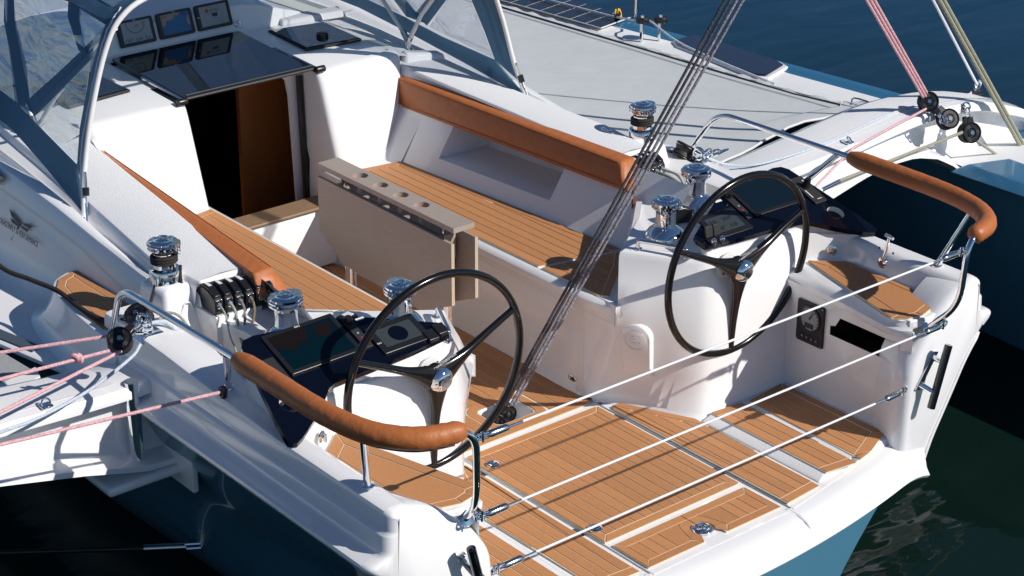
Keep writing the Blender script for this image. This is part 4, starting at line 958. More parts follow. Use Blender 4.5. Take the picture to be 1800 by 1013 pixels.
    path = fillet([(1.478, 1.53, .64), (1.513, 1.375, .888), (1.516, .578, .903), (1.516, .10, .905), (1.485, -.10, .905), (1.385, -.255, .905), (1.20, -.303, .906), (1.19, -.292, .62), (1.152, -.18, .50)], .10, 8)
    path = path[:1]+path[1:]
    mb = MB(); mb.tube(path, .0128, 12); mb.build('tube', 'chrome', g, mx)
    pad = smooth([(1.516, .585, .903), (1.516, .35, .9045), (1.515, .13, .904), (1.498, -.03, .903), (1.455, -.155, .902), (1.372, -.248, .9015), (1.235, -.294, .904)], 8)
    rr = [.0385+.0005*math.sin(i*2.1)+(.0011*math.sin(i*2.9) if i > 34 else 0) for i in range(len(pad))]; rr[0] = .026; rr[1] = .034; rr[-1] = .022; rr[-2] = .032; rr[-3] = .037; rr[-4] = .0355; rr[-5] = .0385; rr[-6] = .0365
    mb = MB(); mb.tube(pad, rr, 16); pd = mb.build('leather_pad', 'leather', g, mx, ang=70)
    mb = MB(); mb.tube([V(p.x-mx*.012, p.y-.016, p.z-.0335) for p in pad[2:-2]], .0035, 6); mb.build('seam', 'thread', pd, mx)
    for b, tp_ in (((1.408, .0, .632), (1.487, -.095, .89)), ((1.40, .845, .655), (1.512, .66, .89))):
        mb = MB(); mb.cyl(b, tp_, .0125, 12); mb.build('post', 'chrome', g, mx)
        mb = MB(); mb.lathe([(.022, 0), (.021, .005), (.013, .008)], b, (0, 0, 1), 16); mb.build('foot', 'chrome', g, mx)
    mb = MB(); mb.lathe([(.03, 0), (.028, .006), (.013, .012)], (1.152, -.18, .502), V(.3, -1.0, .9), 16); mb.build('foot', 'chrome', g, mx)
    # transom handle
    h = thing('transom_handle', {-1: 'black and steel grab bar on the near stern corner', 1: 'black and steel grab bar on the far stern corner'}[mx], 'handle', (mx*1.15, -.2, .32))
    a, b = V(1.192, -.262, .444), V(1.124, -.258, .185); d = (b-a).normalized()
    mb = MB(); mb.cyl(a, b, .0165, 16); mb.build('bar', 'smoke', h, mx, bev=.003)
    mb = MB(); mb.cyl(a+V(.0, -.0015, 0), b+V(0, -.0015, 0), .0158, 16); 
    pa, pb = V(1.19, -.205, .395), V(1.095, -.205, .255)
    off = V(.012, 0, -.004)
    mb = MB(); mb.prism([pa-off+V(0, .003, 0), pa+off+V(0, .003, 0), pb+off+V(0, .003, 0), pb-off+V(0, .003, 0)], [pa-off-V(0, .004, 0), pa+off-V(0, .004, 0), pb+off-V(0, .004, 0), pb-off-V(0, .004, 0)]); mb.build('back_plate', 'steel', h, mx, smooth=False)
    for t in (.3, .78):
        p = pa.lerp(pb, .15+.7*(t-.3)/.48); mb = MB(); mb.tube([p, a.lerp(b, t-.02)], [.013, .011], 10); mb.build('stanchion', 'chrome', h, mx)

# seat side details on the starboard helm
th = thing('engine_lever', 'steel engine control lever beside the far helm seat', 'lever', (1.37, .22, .58))
mb = MB(); mb.lathe([(.034, 0), (.034, .012), (.03, .02), (.024, .026), (.022, .04), (.012, .044), (.001, .045)], (1.378, .224, .585), (-1, 0, .1), 24); mb.build('boss', 'chrome', th)
mb = MB(); mb.tube([(1.345, .223, .60), (1.346, .215, .64), (1.352, .209, .70)], [.0085, .0075, .006], 10); mb.build('arm', 'chrome', th)
mb = MB(); mb.tube([(1.345, .182, .708), (1.353, .208, .706), (1.36, .235, .704)], [.006, .009, .006], 10); mb.build('grip', 'chrome', th)
mb = MB(); mb.lathe([(.009, 0), (.009, .001), (.001, .001)], (1.3335, .224, .592), (-1, 0, .1), 12); mb.build('red_dot', 'red', th)
for (y, z) in ((.266, .635), (.192, .635), (.273, .56), (.199, .56)):
    mb = MB(); mb.ball((1.366, y, z), .005, 6); mb.build('screw', 'matblack', th)
eg = thing('engine_gauge_panel', 'black engine panel with round gauge under the far helm seat', 'gauge panel', (1.083, .358, .34))
fr = Fr((1.084, .3575, .344), (0, -1, 0), (0, .0, 1))
mb = MB(); fr.slab(mb, rpoly((0, 0), .073, .092, .006), -.002, .010); mb.build('panel', 'matblack', eg, bev=.002)
mb = MB(); mb.lathe([(.057, 0), (.057, .005), (.050, .007), (.049, .004)], fr.p(.002, .022, .0105), fr.n, 28); mb.build('gauge_ring', 'black', eg)
mb = MB(); mb.lathe([(.001, .0045), (.049, .0045)], fr.p(.002, .022, .0105), fr.n, 28); fc = mb.build('gauge_face', 'lcdlight', eg, smooth=False)
mb = MB(); fr.slab(mb, [(-.024, -.02), (.026, -.02), (.026, .004), (-.024, .004)], .0152, .0157); mb.build('readout', 'lcd', fc, smooth=False)
mb = MB()
for q in range(13):
    a = R(-30+20*q); c_, s_ = math.cos(a), math.sin(a); fr.slab(mb, [(.002+c_*.040-s_*.002, .022+s_*.040+c_*.002), (.002+c_*.040+s_*.002, .022+s_*.040-c_*.002), (.002+c_*.047+s_*.002, .022+s_*.047-c_*.002), (.002+c_*.047-s_*.002, .022+s_*.047+c_*.002)], .0152, .0156)
mb.build('dial_mark', 'ink', fc, smooth=False)
mb = MB(); fr.slab(mb, [(-.004, .022), (.006, .022), (.022, .055), (.020, .057)], .0158, .0163); mb.build('needle', 'ink', fc, smooth=False)
for q in range(4):
    mb = MB(); fr.slab(mb, rpoly((-.036+.026*q, -.064), .011, .013, .003, 3), .0102, .0122); bt = mb.build('button', 'black', eg)
    text(('\u25b3', '=', '\u25a1', '\u2302')[q] if False else ('A', '=', 'o', 'n')[q], .014, Fr(fr.p(-.040+.026*q, -.069, .0124), fr.u, fr.v), 'button_mark', 'white', bt)
for sx, sy in ((-1, 1), (1, 1), (1, -1), (-1, -1)):
    mb = MB(); mb.ball(fr.p(.066*sx, .085*sy, .0105), .003, 6); mb.build('screw', 'steel', eg)
# shower cover on the pedestal wall, mirrored pair
for mx in BOTH:
    if mx < 0: continue
    f2 = Fr(V(.447, .722, .315), (.47, -.88, 0), (-.122, -.065, .99)); nn = f2.n
    s_ = thing('shower_cover', 'white moulded cover with round emblem on far pedestal side', 'cover', f2.o)
    arch = [(.064*math.cos(R(a)), .028+.064*math.sin(R(a))) for a in range(0, 181, 12)]+[(-.056, -.13), (.062, -.145)]
    mb = MB(); mb.grid([[f2.p(a, b, c) for a, b in [(x*k_, (y-.0)*k_) for x, y in arch]] for k_, c in ((1.10, -.02), (1.05, .006), (1.0, .017), (.95, .020))], True); mb.poly([f2.p(x*.95, y*.95, .020) for x, y in arch]); mb.build('cover_body', 'gelsmooth', s_)
    mb = MB(); mb.torus(f2.p(0, .02, .0205), nn, .045, .0022, 28, 6); mb.build('emblem_ring', 'gelsmooth', s_)
    mb = MB(); em = [(-.024, -.006), (-.018, .012), (-.006, .016), (.004, .024), (.018, .02), (.024, .004), (.014, -.004), (.02, -.012), (.0, -.010), (-.012, -.014)]
    mb.tube([f2.p(a, b+.02, .0205) for a, b in em], .0018, 6, closed=True); mb.tube([f2.p(a, b+.02, .0205) for a, b in ((-.014, .0), (-.004, .006), (.008, .004), (.014, .008))], .0016, 6); mb.build('emblem', 'gelsmooth', s_)
d = thing('drain_fitting', 'small oval steel outlet low on the far bench side', 'outlet', (.36, 1.0, .07))
mb = MB(); mb.grid([[(.3555-c, 1.01+a, .068+b) for a, b in rpoly((0, 0), hw, hh, hh*.9)] for hw, hh, c in ((.024, .012, -.006), (.024, .012, .004), (.018, .008, .005), (.015, .007, -.002))], True); mb.build('bezel', 'chrome', d)
mb = MB(); mb.add([(.356, 1.01+a, .068+b) for a, b in rpoly((0, 0), .015, .007, .006)], [tuple(range(24))]); mb.build('slot', 'ink', d, smooth=False)
d = thing('socket_fitting', 'round steel deck socket low on the far pedestal', 'fitting', (.56, .62, .115))
nn = V(-.85, -.5, .1).normalized(); mb = MB(); mb.lathe([(.026, -.004), (.026, .006), (.021, .010), (.014, .008), (.012, .012), (.001, .013)], (.556, .62, .115), nn, 22); mb.build('bezel', 'chrome', d)

# floor hatch pulls, filler
for p, lab in (((-.304, .726), 'round steel lift ring at the front corner of centre floor panel'), ((-.313, .112), 'round steel lift ring at the aft corner of centre floor panel')):
    t = thing('lift_ring', lab, 'lift ring', (*p, .009))
    mb = MB(); mb.lathe([(.029, .0), (.029, .004), (.025, .006), (.023, .003), (.001, .002)], (*p, .009), (0, 0, 1), 24); mb.build('plate', 'chrome', t)
    mb = MB(); mb.lathe([(.022, .0028), (.001, .0029)], (*p, .009), (0, 0, 1), 20); mb.build('recess', 'matblack', t, smooth=False)
    mb = MB(); mb.torus((p[0], p[1], .0145), (0, 0, 1), .014, .0028, 18, 6); mb.tube([(p[0]-.018, p[1]+.006, .0145), (p[0]+.014, p[1]-.004, .0145)], .003, 6); mb.build('ring', 'chrome', t)
fc = thing('filler_cap', 'round steel filler cap on the stern edge', 'filler cap', (0, -.135, .002))
mb = MB(); mb.lathe([(.041, -.003), (.041, .004), (.036, .010), (.030, .012), (.028, .007), (.001, .006)], (0, -.135, .002), (0, 0, 1), 30); mb.build('cap', 'chrome', fc)
mb = MB(); mb.torus((0, -.135, .010), (0, 0, 1), .016, .003, 18, 6); mb.tube([(-.012, -.145, .0105), (.012, -.125, .0105)], .003, 6); mb.build('key_ring', 'chrome', fc)

# life lines ----------------------------------------------------------
for k, (x, y, z, lab) in enumerate(((1.188, -.294, .857, 'uppermost white guard line across the stern opening'), (1.165, -.262, .545, 'middle white guard line across the stern opening'), (1.043, -.194, .267, 'lowest white guard line across the stern opening'))):
    l = thing('guard_line', lab, 'guard line', (0, y, z), 'white stern guard lines')
    rl = x-.185
    mb = MB(); mb.cyl((-rl, y, z), (rl, y, z), .0045, 10); mb.build('coated_wire', 'wire', l)
    for s in BOTH:
        mb = MB(); mb.cyl((s*rl, y, z), (s*(rl+.07), y, z), .0045, 8); mb.build('threaded_rod', 'chrome', l)
        mb = MB(); mb.tube([(s*(rl+.055), y, z), (s*(rl+.065), y, z), (s*(rl+.072), y, z), (s*(rl+.135), y, z), (s*(rl+.145), y, z)], [.006, .012, .013, .013, .008], 12); mb.build('turnbuckle', 'steel', l)
        mb = MB(); mb.tube([(s*(rl+.14), y, z-.008), (s*(rl+.178), y+.004, z-.008)], .005, 8); mb.tube([(s*(rl+.14), y, z+.008), (s*(rl+.178), y+.004, z+.008)], .005, 8); mb.cyl((s*(rl+.165), y, z-.018), (s*(rl+.165), y, z+.018), .005, 8); mb.torus((s*(rl+.18), y+.004, z), (0, 1, 0), .011, .0045, 12, 6); mb.build('toggle', 'chrome', l)

for mx in BOTH:
    dp = thing('deck_plate', {1: 'small oval steel plate on far coaming top before the winch', -1: 'small oval steel plate on near coaming top before the winch'}[mx], 'deck plate', (mx*1.12, 1.66, .80))
    mb = MB(); ring_ = lambda k_, dz: [(1.13+.014*k_*math.cos(2*math.pi*i/16), 1.68+.040*k_*math.sin(2*math.pi*i/16), .8015+dz) for i in range(16)]
    mb.grid([ring_(1.15, -.004), ring_(1.1, .004), ring_(.9, .008), ring_(.5, .009)], True); mb.poly(ring_(.5, .009)); mb.build('cover', 'chrome', dp, mx)
    mb = MB(); mb.tube([(1.125, 1.655, .811), (1.135, 1.705, .811)], .005, 8); mb.build('bar', 'chrome', dp, mx)
# ------------------------------------------------------------------ crossbeams
import bisect
def interp(tab, x):
    xs = [t[0] for t in tab]; i = min(max(bisect.bisect(xs, x)-1, 0), len(tab)-2); a, b = tab[i], tab[i+1]; t = (x-a[0])/(b[0]-a[0]); t = min(max(t, 0), 1)
    return [p+(q-p)*t for p, q in zip(a[1:], b[1:])]
BT = [(1.28, .555, .50, .19), (1.55, .54, .525, .205), (1.80, .548, .546, .275), (2.08, .561, .573, .34), (2.37, .577, .603, .405), (2.57, .597, .622, .428), (2.74, .612, .63, .422), (2.91, .617, .623, .375), (3.05, .612, .61, .30), (3.18, .60, .59, .20), (3.32, .572, .56, .17), (3.61, .475, .47, .16), (3.80, .37, .39, .15), (3.93, .26, .27, .13)]
for mx in BOTH:
    bmk = thing('crossbeam', {-1: 'white crossbeam end at the lower left over dark water', 1: 'white arched crossbeam running out to the far float'}[mx], 'crossbeam', (mx*2.4, 1.4, .5), 'folding crossbeams')
    def sec(x):
        zt_, zf, zb_ = interp(BT, x)
        return [(1.57, (zb_+zf)/2), (1.615, zf-.11), (1.605, zf-.06), (1.57, zf-.018), (1.52, zf), (1.42, (zf+zt_)/2+.012), (1.31, zt_+.008), (1.262, zt_+.002), (1.252, zt_-.012), (1.252, zt_-.042), (1.262, zt_-.048), (1.322, zt_-.055), (1.332, zt_-.07), (1.325, zb_+.085), (1.30, zb_+.045), (1.245, zb_+.032), (1.218, zb_+.024), (1.214, zb_+.004), (1.225, zb_), (1.50, zb_+.02)]
    xs = [1.28+.065*i for i in range(41)]
    mb = MB(); rows = [[(x, y, z) for y, z in sec(x)] for x in xs]; mb.grid(rows, True); mb.poly(rows[0]); mb.poly(rows[-1]); mb.build('beam_shell', 'gelsmooth', bmk, mx)
    mb = MB(); q = [[(x, y, z+.003) for y, z in sec(x)[4:7]] for x in xs[5:34]]; mb.grid(q); mb.build('nonskid_top', 'nonskid', bmk, mx)
    mb = MB(); mb.cyl((1.552, 1.275, .23), (1.552, 1.275, .56), .027, 18); mb.build('hinge_pin', 'chrome', bmk, mx)
    mb = MB(); mb.box(1.33, 1.72, 1.19, 1.62, .165, .20); mb.build('hinge_plate', 'gelsmooth', bmk, mx, bev=.012)
    mb = MB(); mb.box(1.40, 1.425, 1.10, 1.64, .12, .42); mb.build('hinge_web', 'gelsmooth', bmk, mx, bev=.006)
    px = 1.887 if mx < 0 else 2.318; pz = .585 if mx > 0 else .565
    pe = thing('beam_padeye', {-1: 'folding steel ring on the near crossbeam top', 1: 'folding steel ring on the far crossbeam top'}[mx], 'padeye', (mx*px, 1.29, pz))
    mb = MB(); mb.box(px-.022, px+.022, 1.27, 1.31, pz-.004, pz+.003); mb.build('plate', 'chrome', pe, mx, bev=.002)
    mb = MB(); mb.torus((px, 1.285, pz+.014), (.3, -.6, .6), .015, .0035, 16, 6); mb.build('ring', 'chrome', pe, mx)

# ------------------------------------------------------------------ starboard float
fl = thing('outrigger_float', 'blue edged white outrigger float beyond the grey net cover', 'float', (3.4, 3, .3))
FS = [(-1.2, 3.02, 3.82), (.4, 3.04, 3.82), (1.3, 3.10, 3.78), (2.1, 3.19, 3.70), (2.8, 3.25, 3.62), (4.7, 3.06, 3.39), (7, 2.85, 3.12), (10, 2.7, 2.8)]
mb = MB(); mb.grid([[(xi, y, .3), (xi+.015, y, .285), (xi+.03, y, .24), (xi+.06, y, 0), (xi+.11, y, -.35), (xi+.2, y, -.75), ((xi+xo)/2, y, -1.1), (xo-.15, y, -.7), (xo-.02, y, -.2), (xo+.02, y, .1), (xo+.015, y, .27), (xo, y, .3)] for y, xi, xo in FS]); mb.poly([(3.02, -1.2, .3), (3.08, -1.2, 0), (3.22, -1.2, -.75), (3.67, -1.2, -.7), (3.84, -1.2, .1), (3.82, -1.2, .3)]); mb.build('float_hull', 'hull', fl)
mb = MB(); mb.grid([[(xi, y, .3), (xi+(xo-xi)*.3, y, .308), (xo-.16, y, .308), (xo-.13, y, .302)] for y, xi, xo in FS]); mb.build('float_deck', 'nonskid', fl)
mb = MB(); mb.grid([[(xo-.13, y, .302), (xo-.075, y, .318), (xo-.07, y, .306)] for y, xi, xo in FS]); mb.grid([[(xo-.07, y, .306), (xo-.01, y, .312), (xo, y, .3)] for y, xi, xo in FS]); mb.build('blue_gunwale', 'bluestripe', fl)
mb = MB(); mb.prism([(3.0, 1.22, .29), (3.36, 1.10, .29), (3.30, .2, .29), (3.02, .2, .29)], [(3.08, 1.16, .33), (3.30, 1.08, .33), (3.26, .2, .33), (3.06, .2, .33)]); mb.build('beam_shoe', 'bluestripe', fl, bev=.008)
ah = thing('float_hatch', 'long tinted hatch with white rim on the far float', 'hatch', (3.42, 3.15, .31))
q = [(3.365, 3.56), (3.52, 3.57), (3.545, 3.50), (3.545, 2.92), (3.52, 2.84), (3.31, 2.77), (3.27, 2.82), (3.32, 3.48)]
mb = MB(); mb.ext([(3.44+(x-3.43)*1.12, 3.16+(y-3.16)*1.07) for x, y in q], .30, .322); mb.build('hatch_rim', 'gelsmooth', ah, bev=.008)
mb = MB(); mb.ext(q, .3225, .334); mb.build('hatch_pane', mat('tinted_acrylic', (.012, .012, .03), .12, coat=.6), ah, bev=.004)
sp = thing('solar_panel', 'dark solar panel with white grid lines on the far float', 'solar panel', (3.35, 4.9, .33))
P0, U, W = V(3.19, 4.02, .325), V(.30, .055, 0), V(-.19, 1.75, 0)
mb = MB(); mb.prism([P0, P0+U, P0+U+W, P0+W], [P0+V(0, 0, .006), P0+U+V(0, 0, .006), P0+U+W+V(0, 0, .006), P0+W+V(0, 0, .006)]); mb.build('panel_sheet', 'white', sp, smooth=False)
for i in range(4):
    for j in range(14):
        a0, a1, b0, b1 = (i+.05)/4, (i+.95)/4, (j+.035)/14, (j+.965)/14
        mb = MB(); c4 = [P0+U*a+W*b+V(0, 0, .0065) for a, b in ((a0, b0), (a1, b0), (a1, b1), (a0, b1))]; mb.prism(c4, [p+V(0, 0, .002) for p in c4]); mb.build('cell', 'solar', sp, smooth=False)
tb2 = thing('turning_block_stand', 'pair of black blocks on two short steel posts on the far float', 'block stand', (3.28, 3.78, .31))
for k, (x, y) in enumerate(((3.24, 3.72), (3.33, 3.66))):
    mb = MB(); mb.cyl((x, y, .31), (x, y, .425), .011, 10); mb.build('post', 'chrome', tb2)
    mb = MB(); mb.lathe([(.001, 0), (.04, 0), (.043, .006), (.043, .024), (.04, .03), (.001, .03)], (x+.005, y, .425), (0, 0, 1), 18); mb.build('block', 'black', tb2)
    mb = MB(); mb.lathe([(.012, 0), (.01, .012), (.001, .014)], (x+.005, y, .455), (0, 0, 1), 10); mb.build('cap', 'chrome', tb2)
yb_ = thing('yellow_block', 'small block with yellow sheave beside the solar panel', 'block', (3.36, 4.06, .34))
mb = MB(); mb.lathe([(.018, -.008), (.032, -.010), (.027, 0), (.032, .010), (.018, .008)], (3.40, 4.10, .36), (.5, -.8, .3), 16); mb.build('sheave', 'yellow', yb_)
mb = MB(); mb.tube([(3.36, 4.07, .345), (3.40, 4.10, .36)], .018, 8); mb.build('cheek', 'black', yb_)
rope('rope', [(3.15, 5.6, .36), (3.36, 4.07, .352), (3.28, 3.74, .44), (3.18, 3.3, .40), (3.20, 2.6, .345)], .006, 'bluerope', 'pale blue line along the far float over its solar panel', k=4)

# net cover (starboard) and net (port)
mb = MB(); rows = []
random.seed(3)
ys_ = [1.47, 1.6, 2.1, 2.3, 2.6, 3.0, 3.5, 4.0, 4.6, 5.3, 6.2, 8, 10]
ox = lambda y: 3.40 if y < 1.5 else (3.40-(y-1.5)*.22 if y < 2.4 else max(2.7, 3.20-(y-2.4)*.083))
for y in ys_:
    r_ = []
    for i in range(15):
        t = i/14; x = 1.28+(ox(y)-1.28)*t
        z = .60+(.338-.60)*t**.9-.035*math.sin(math.pi*t)+random.uniform(-.004, .004)
        yy = y
        if y < 1.9:
            ye = 1.50+.42*max(0, min(x, 2.7)-1.5); yy = ye if y == 1.47 else max(y, ye+.05+.1*(y > 1.55))
        r_.append((x, yy, z))
    rows.append(r_)
mb.grid(rows); cov = thing('net_cover', 'pale grey tarpaulin stretched from the far hull side to the float', 'net cover', (2.3, 2.5, .45))
mb.build('cover_sheet', 'tarp', cov, sub=2, ang=80)
mb = MB(); mb.tube([V(*p)+V(0, -.002, .001) for p in rows[0]], .007, 8); mb.build('edge_rope', 'white', cov)
mb = MB(); mb.tube(smooth([V(r[-1][0]-.03, r[-1][1], r[-1][2]+.006+.004*(k % 2)) for k, r in enumerate(rows)], 4), .0045, 6); mb.build('hem_cord', 'track', cov)
mb = MB(); h2 = [V(*r[-2]).lerp(V(*r[-1]), .2)+V(0, 0, .005) for r in rows]; mb.tube(smooth(h2, 4), .003, 6); mb.build('seam', 'tarp', cov)
mb = MB(); ed = []
for k in range(90):
    y = 1.6+k*.045; x = ox(y)-.012; ed.append([(x-.03, y, .352), (x+.02+.008*math.sin(k*2.2), y, .345+.007*math.sin(k*1.7)), (x+.045+.012*math.sin(k*1.3), y, .33)])
mb.grid(ed); mb.build('gathered_hem', 'tarp', cov)
nt_ = thing('side_net', 'grey mesh trampoline with pale hem at the lower left edge', 'net', (-2.0, 2.2, .41))
mb = MB(); mb.grid([[(-1.66, 1.87, .412), (-1.72, 2.6, .412), (-1.84, 4, .412), (-1.9, 8, .412)], [(-1.84, 1.80, .408), (-2.2, 2.6, .40), (-2.4, 4, .395), (-2.5, 8, .40)], [(-3.2, 1.75, .36), (-3.2, 2.6, .36), (-3.2, 4, .36), (-3.2, 8, .36)]]); mb.build('mesh_sheet', 'net', nt_)
mb = MB(); mb.grid([[(-1.64, 1.875, .414), (-1.66, 1.80, .411), (-1.66, 1.795, .40)], [(-1.84, 1.825, .412), (-1.86, 1.72, .405), (-1.86, 1.715, .39)], [(-3.2, 1.85, .37), (-3.2, 1.65, .36), (-3.2, 1.64, .35)]]); mb.build('hem', 'white', nt_)
mb = MB(); mb.prism([(-1.565, 1.97, .436), (-1.61, 1.955, .430), (-1.80, 2.78, .430), (-1.95, 8, .43), (-1.87, 8, .436), (-1.74, 2.78, .436)], [(-1.565, 1.97, .446), (-1.61, 1.955, .444), (-1.80, 2.78, .444), (-1.95, 8, .444), (-1.87, 8, .446), (-1.74, 2.78, .446)]); mb.build('luff_track', 'track', nt_, smooth=False)
rope('rope', [(-1.60, 1.62, .43), (-1.74, 1.72, .415), (-1.85, 1.76, .40)], .006, 'greyrope', 'short fleck lashing from the near hull to the net corner', k=3)

# ------------------------------------------------------------------ spray hood
dg = thing('spray_hood', 'blue canvas spray hood with clear windows over the cabin entrance', 'spray hood', (0, 3.0, .9))
bow_a = smooth([(1.169, 2.289, .784), (1.128, 2.335, .95), (1.066, 2.35, 1.185), (.975, 2.36, 1.43), (.892, 2.355, 1.557), (.746, 2.345, 1.625), (.4, 2.33, 1.675), (0, 2.325, 1.69)], 5)
bow_f = smooth([(1.06, 3.30, .975), (.985, 3.36, 1.18), (.90, 3.41, 1.39), (.78, 3.42, 1.50), (.4, 3.43, 1.57), (0, 3.43, 1.58)], 5)
def lerp(a, b, t): return a+(b-a)*t
def band(mb, A, B, t=.004):           # strip between two polylines, two-sided thickness
    A = [Vector(p) for p in A]; B = [Vector(p) for p in B]
    off = V(t, 0, t*.3); mb.grid([A, B, [p-off for p in B], [p-off for p in A], A])
for mx in BOTH:
    a_in = [V(1.103, 2.443, .949), V(1.062, 2.47, 1.09), V(1.005, 2.49, 1.24), V(.959, 2.494, 1.357), V(.925, 2.47, 1.47), V(.865, 2.46, 1.57), V(.74, 2.45, 1.632)]
    a_out = [V(1.150, 2.300, .86), V(1.117, 2.345, 1.0), V(1.056, 2.35, 1.20), V(.985, 2.358, 1.40), V(.925, 2.358, 1.52), V(.86, 2.352, 1.59), V(.74, 2.345, 1.632)]
    cm = 'canvas'
    mb = MB(); band(mb, a_out, a_in); mb.build('aft_band', cm, dg, mx, ang=60)
    mb = MB(); band(mb, [V(1.166, 2.289, .79), V(1.12, 2.70, .868), V(1.085, 3.05, .925), V(1.07, 3.5, .97), V(1.02, 4.2, 1.0)], [V(1.103, 2.443, .949), V(1.062, 2.80, .985), V(1.035, 3.1, 1.03), V(1.02, 3.5, 1.06), V(.97, 4.2, 1.08)]); mb.build('base_band', cm, dg, mx, ang=60)
    mb = MB(); band(mb, [V(1.050, 2.905, 1.02), V(1.0, 2.70, 1.19), V(.955, 2.51, 1.36)], [V(1.042, 2.99, 1.06), V(.985, 2.75, 1.25), V(.93, 2.55, 1.42)]); mb.build('diagonal_band', cm, dg, mx)
    mb = MB(); band(mb, [V(1.047, 2.92, 1.03), V(.99, 3.10, 1.20), V(.935, 3.25, 1.31), V(.885, 3.34, 1.42)], [V(1.043, 3.06, 1.03), V(.985, 3.21, 1.20), V(.93, 3.36, 1.31), V(.88, 3.43, 1.42)]); mb.build('upright_band', cm, dg, mx)
    mb = MB(); band(mb, [V(.955, 2.56, 1.37), V(.91, 2.70, 1.47), V(.87, 2.74, 1.55)], [V(.955, 2.63, 1.36), V(.91, 2.79, 1.46), V(.87, 2.84, 1.54)]); mb.build('upright_band', cm, dg, mx)
    mb = MB(); band(mb, [V(.91, 2.45, 1.50), V(.885, 2.8, 1.515), V(.86, 3.1, 1.50), V(.84, 3.42, 1.465)], [V(.87, 2.45, 1.565), V(.84, 2.8, 1.575), V(.815, 3.1, 1.555), V(.79, 3.42, 1.50)]); mb.build('eave_band', cm, dg, mx)
    # windows
    mb = MB(); mb.poly([V(1.100, 2.45, .955), V(1.058, 2.90, 1.012), V(.958, 2.52, 1.352), V(1.0, 2.50, 1.245)]); mb.build('aft_window', 'vinyl', dg, mx, smooth=False)
    mb = MB(); mb.grid([[V(1.045, 2.96, 1.04).lerp(V(1.037, 3.06, 1.035), t) for t in (0, 1)], [V(.93, 2.56, 1.41), V(.885, 3.37, 1.41)]]); mb.build('side_window', 'vinyl', dg, mx, smooth=False)
    mb = MB(); mb.poly([V(.953, 2.58, 1.385), V(.888, 3.3, 1.42), V(.862, 3.1, 1.50), V(.905, 2.47, 1.50)]); mb.build('upper_window', 'vinyl', dg, mx, smooth=False)
    mb = MB(); mb.poly([V(1.038, 3.1, 1.032), V(1.02, 3.5, 1.06), V(.98, 4.1, 1.08), V(.88, 3.45, 1.41)]); mb.build('front_side_window', 'vinyl', dg, mx, smooth=False)
    mb = MB(); mb.tube(bow_a, .0115, 10); mb.build('aft_bow', 'white', dg, mx)
    mb = MB(); mb.tube([V(1.0, 2.99, .90), V(.995, 2.97, .955), V(.975, 2.85, 1.1), V(.93, 2.52, 1.41), V(.90, 2.40, 1.50)], .0105, 10); mb.build('strut', 'white', dg, mx)
    mb = MB(); mb.tube([V(1.0, 3.0, .90), V(1.0, 3.02, .95), V(.95, 3.28, 1.23), V(.88, 3.41, 1.42)], .0105, 10); mb.build('strut', 'white', dg, mx)
    for p, q in ((V(1.0, 2.99, .925), V(.994, 2.965, .962)), (V(1.0, 3.0, .93), V(.997, 3.035, .972))):
        mb = MB(); mb.tube([p, q], .015, 10); mb.build('collar', 'steel', dg, mx)
    mb = MB(); mb.lathe([(.026, 0), (.024, .006), (.012, .012), (.011, .03)], (1.0, 2.992, .884), (0, 0, 1), 14); mb.build('deck_foot', 'chrome', dg, mx)
    mb = MB(); mb.tube([V(1.150, 2.297, .835), V(1.139, 2.315, .90), V(1.128, 2.328, .96)], [.006, .009, .006], 8); mb.tube([V(1.168, 2.272, .75), V(1.152, 2.296, .84)], [.01, .006], 8); mb.build('tension_strap', 'chrome', dg, mx)
    mb = MB(); mb.tube([V(1.146, 2.300, .868), V(1.140, 2.308, .90)], .014, 8); mb.build('buckle', 'black', dg, mx)
    zp = [a_out[0].lerp(a_in[0], .42), a_out[1].lerp(a_in[1], .4), a_out[2].lerp(a_in[2], .42), a_out[3].lerp(a_in[3], .45), a_out[4].lerp(a_in[4], .5), a_out[5].lerp(a_in[5], .5)]
    mb = MB(); mb.tube([p+V(.004, -.001, .004*math.sin(i*1.9)) for i, p in enumerate(smooth(zp, 6))], .0042, 6); mb.build('zip', 'wire', dg, mx)
    # canopy
    n_ = 12
    A = [V(.915, 2.40, 1.53), V(.86, 2.375, 1.592), V(.746, 2.35, 1.637), V(.4, 2.335, 1.687), V(0, 2.33, 1.70)]
    B = [V(.86, 3.42, 1.435), V(.80, 3.43, 1.495), V(.70, 3.43, 1.53), V(.4, 3.44, 1.58), V(0, 3.44, 1.59)]
    mb = MB(); mb.grid([[a.lerp(b, t)+V(0, 0, .035*math.sin(math.pi*t)-.012*abs(math.sin(3*math.pi*t))) for a, b in zip(A, B)] for t in [i/8 for i in range(9)]]); mb.build('canopy', cm, dg, mx, sub=1, ang=80)
    F0 = [V(.86, 3.42, 1.435), V(.70, 3.43, 1.53), V(.4, 3.44, 1.58), V(0, 3.44, 1.59)]; F1 = [V(.98, 4.2, 1.07), V(.75, 4.45, 1.17), V(.4, 4.55, 1.17), V(0, 4.58, 1.17)]
    mb = MB(); mb.grid([F0, F1]); mb.build('windscreen', 'vinylflat', dg, mx, smooth=False)
    for i in (0, 2):
        mb = MB(); band(mb, [F0[i], F1[i]], [F0[i]-V(.06, 0, -.01), F1[i]-V(.06, -.02, -.01)]); mb.build('windscreen_band', cm, dg, mx)
    mb = MB(); band(mb, [F0[k].lerp(F1[k], .85)+V(0, 0, .004) for k in range(4)], [F1[k]+V(0, .06, -.01) for k in range(4)]); mb.build('windscreen_band', cm, dg, mx)

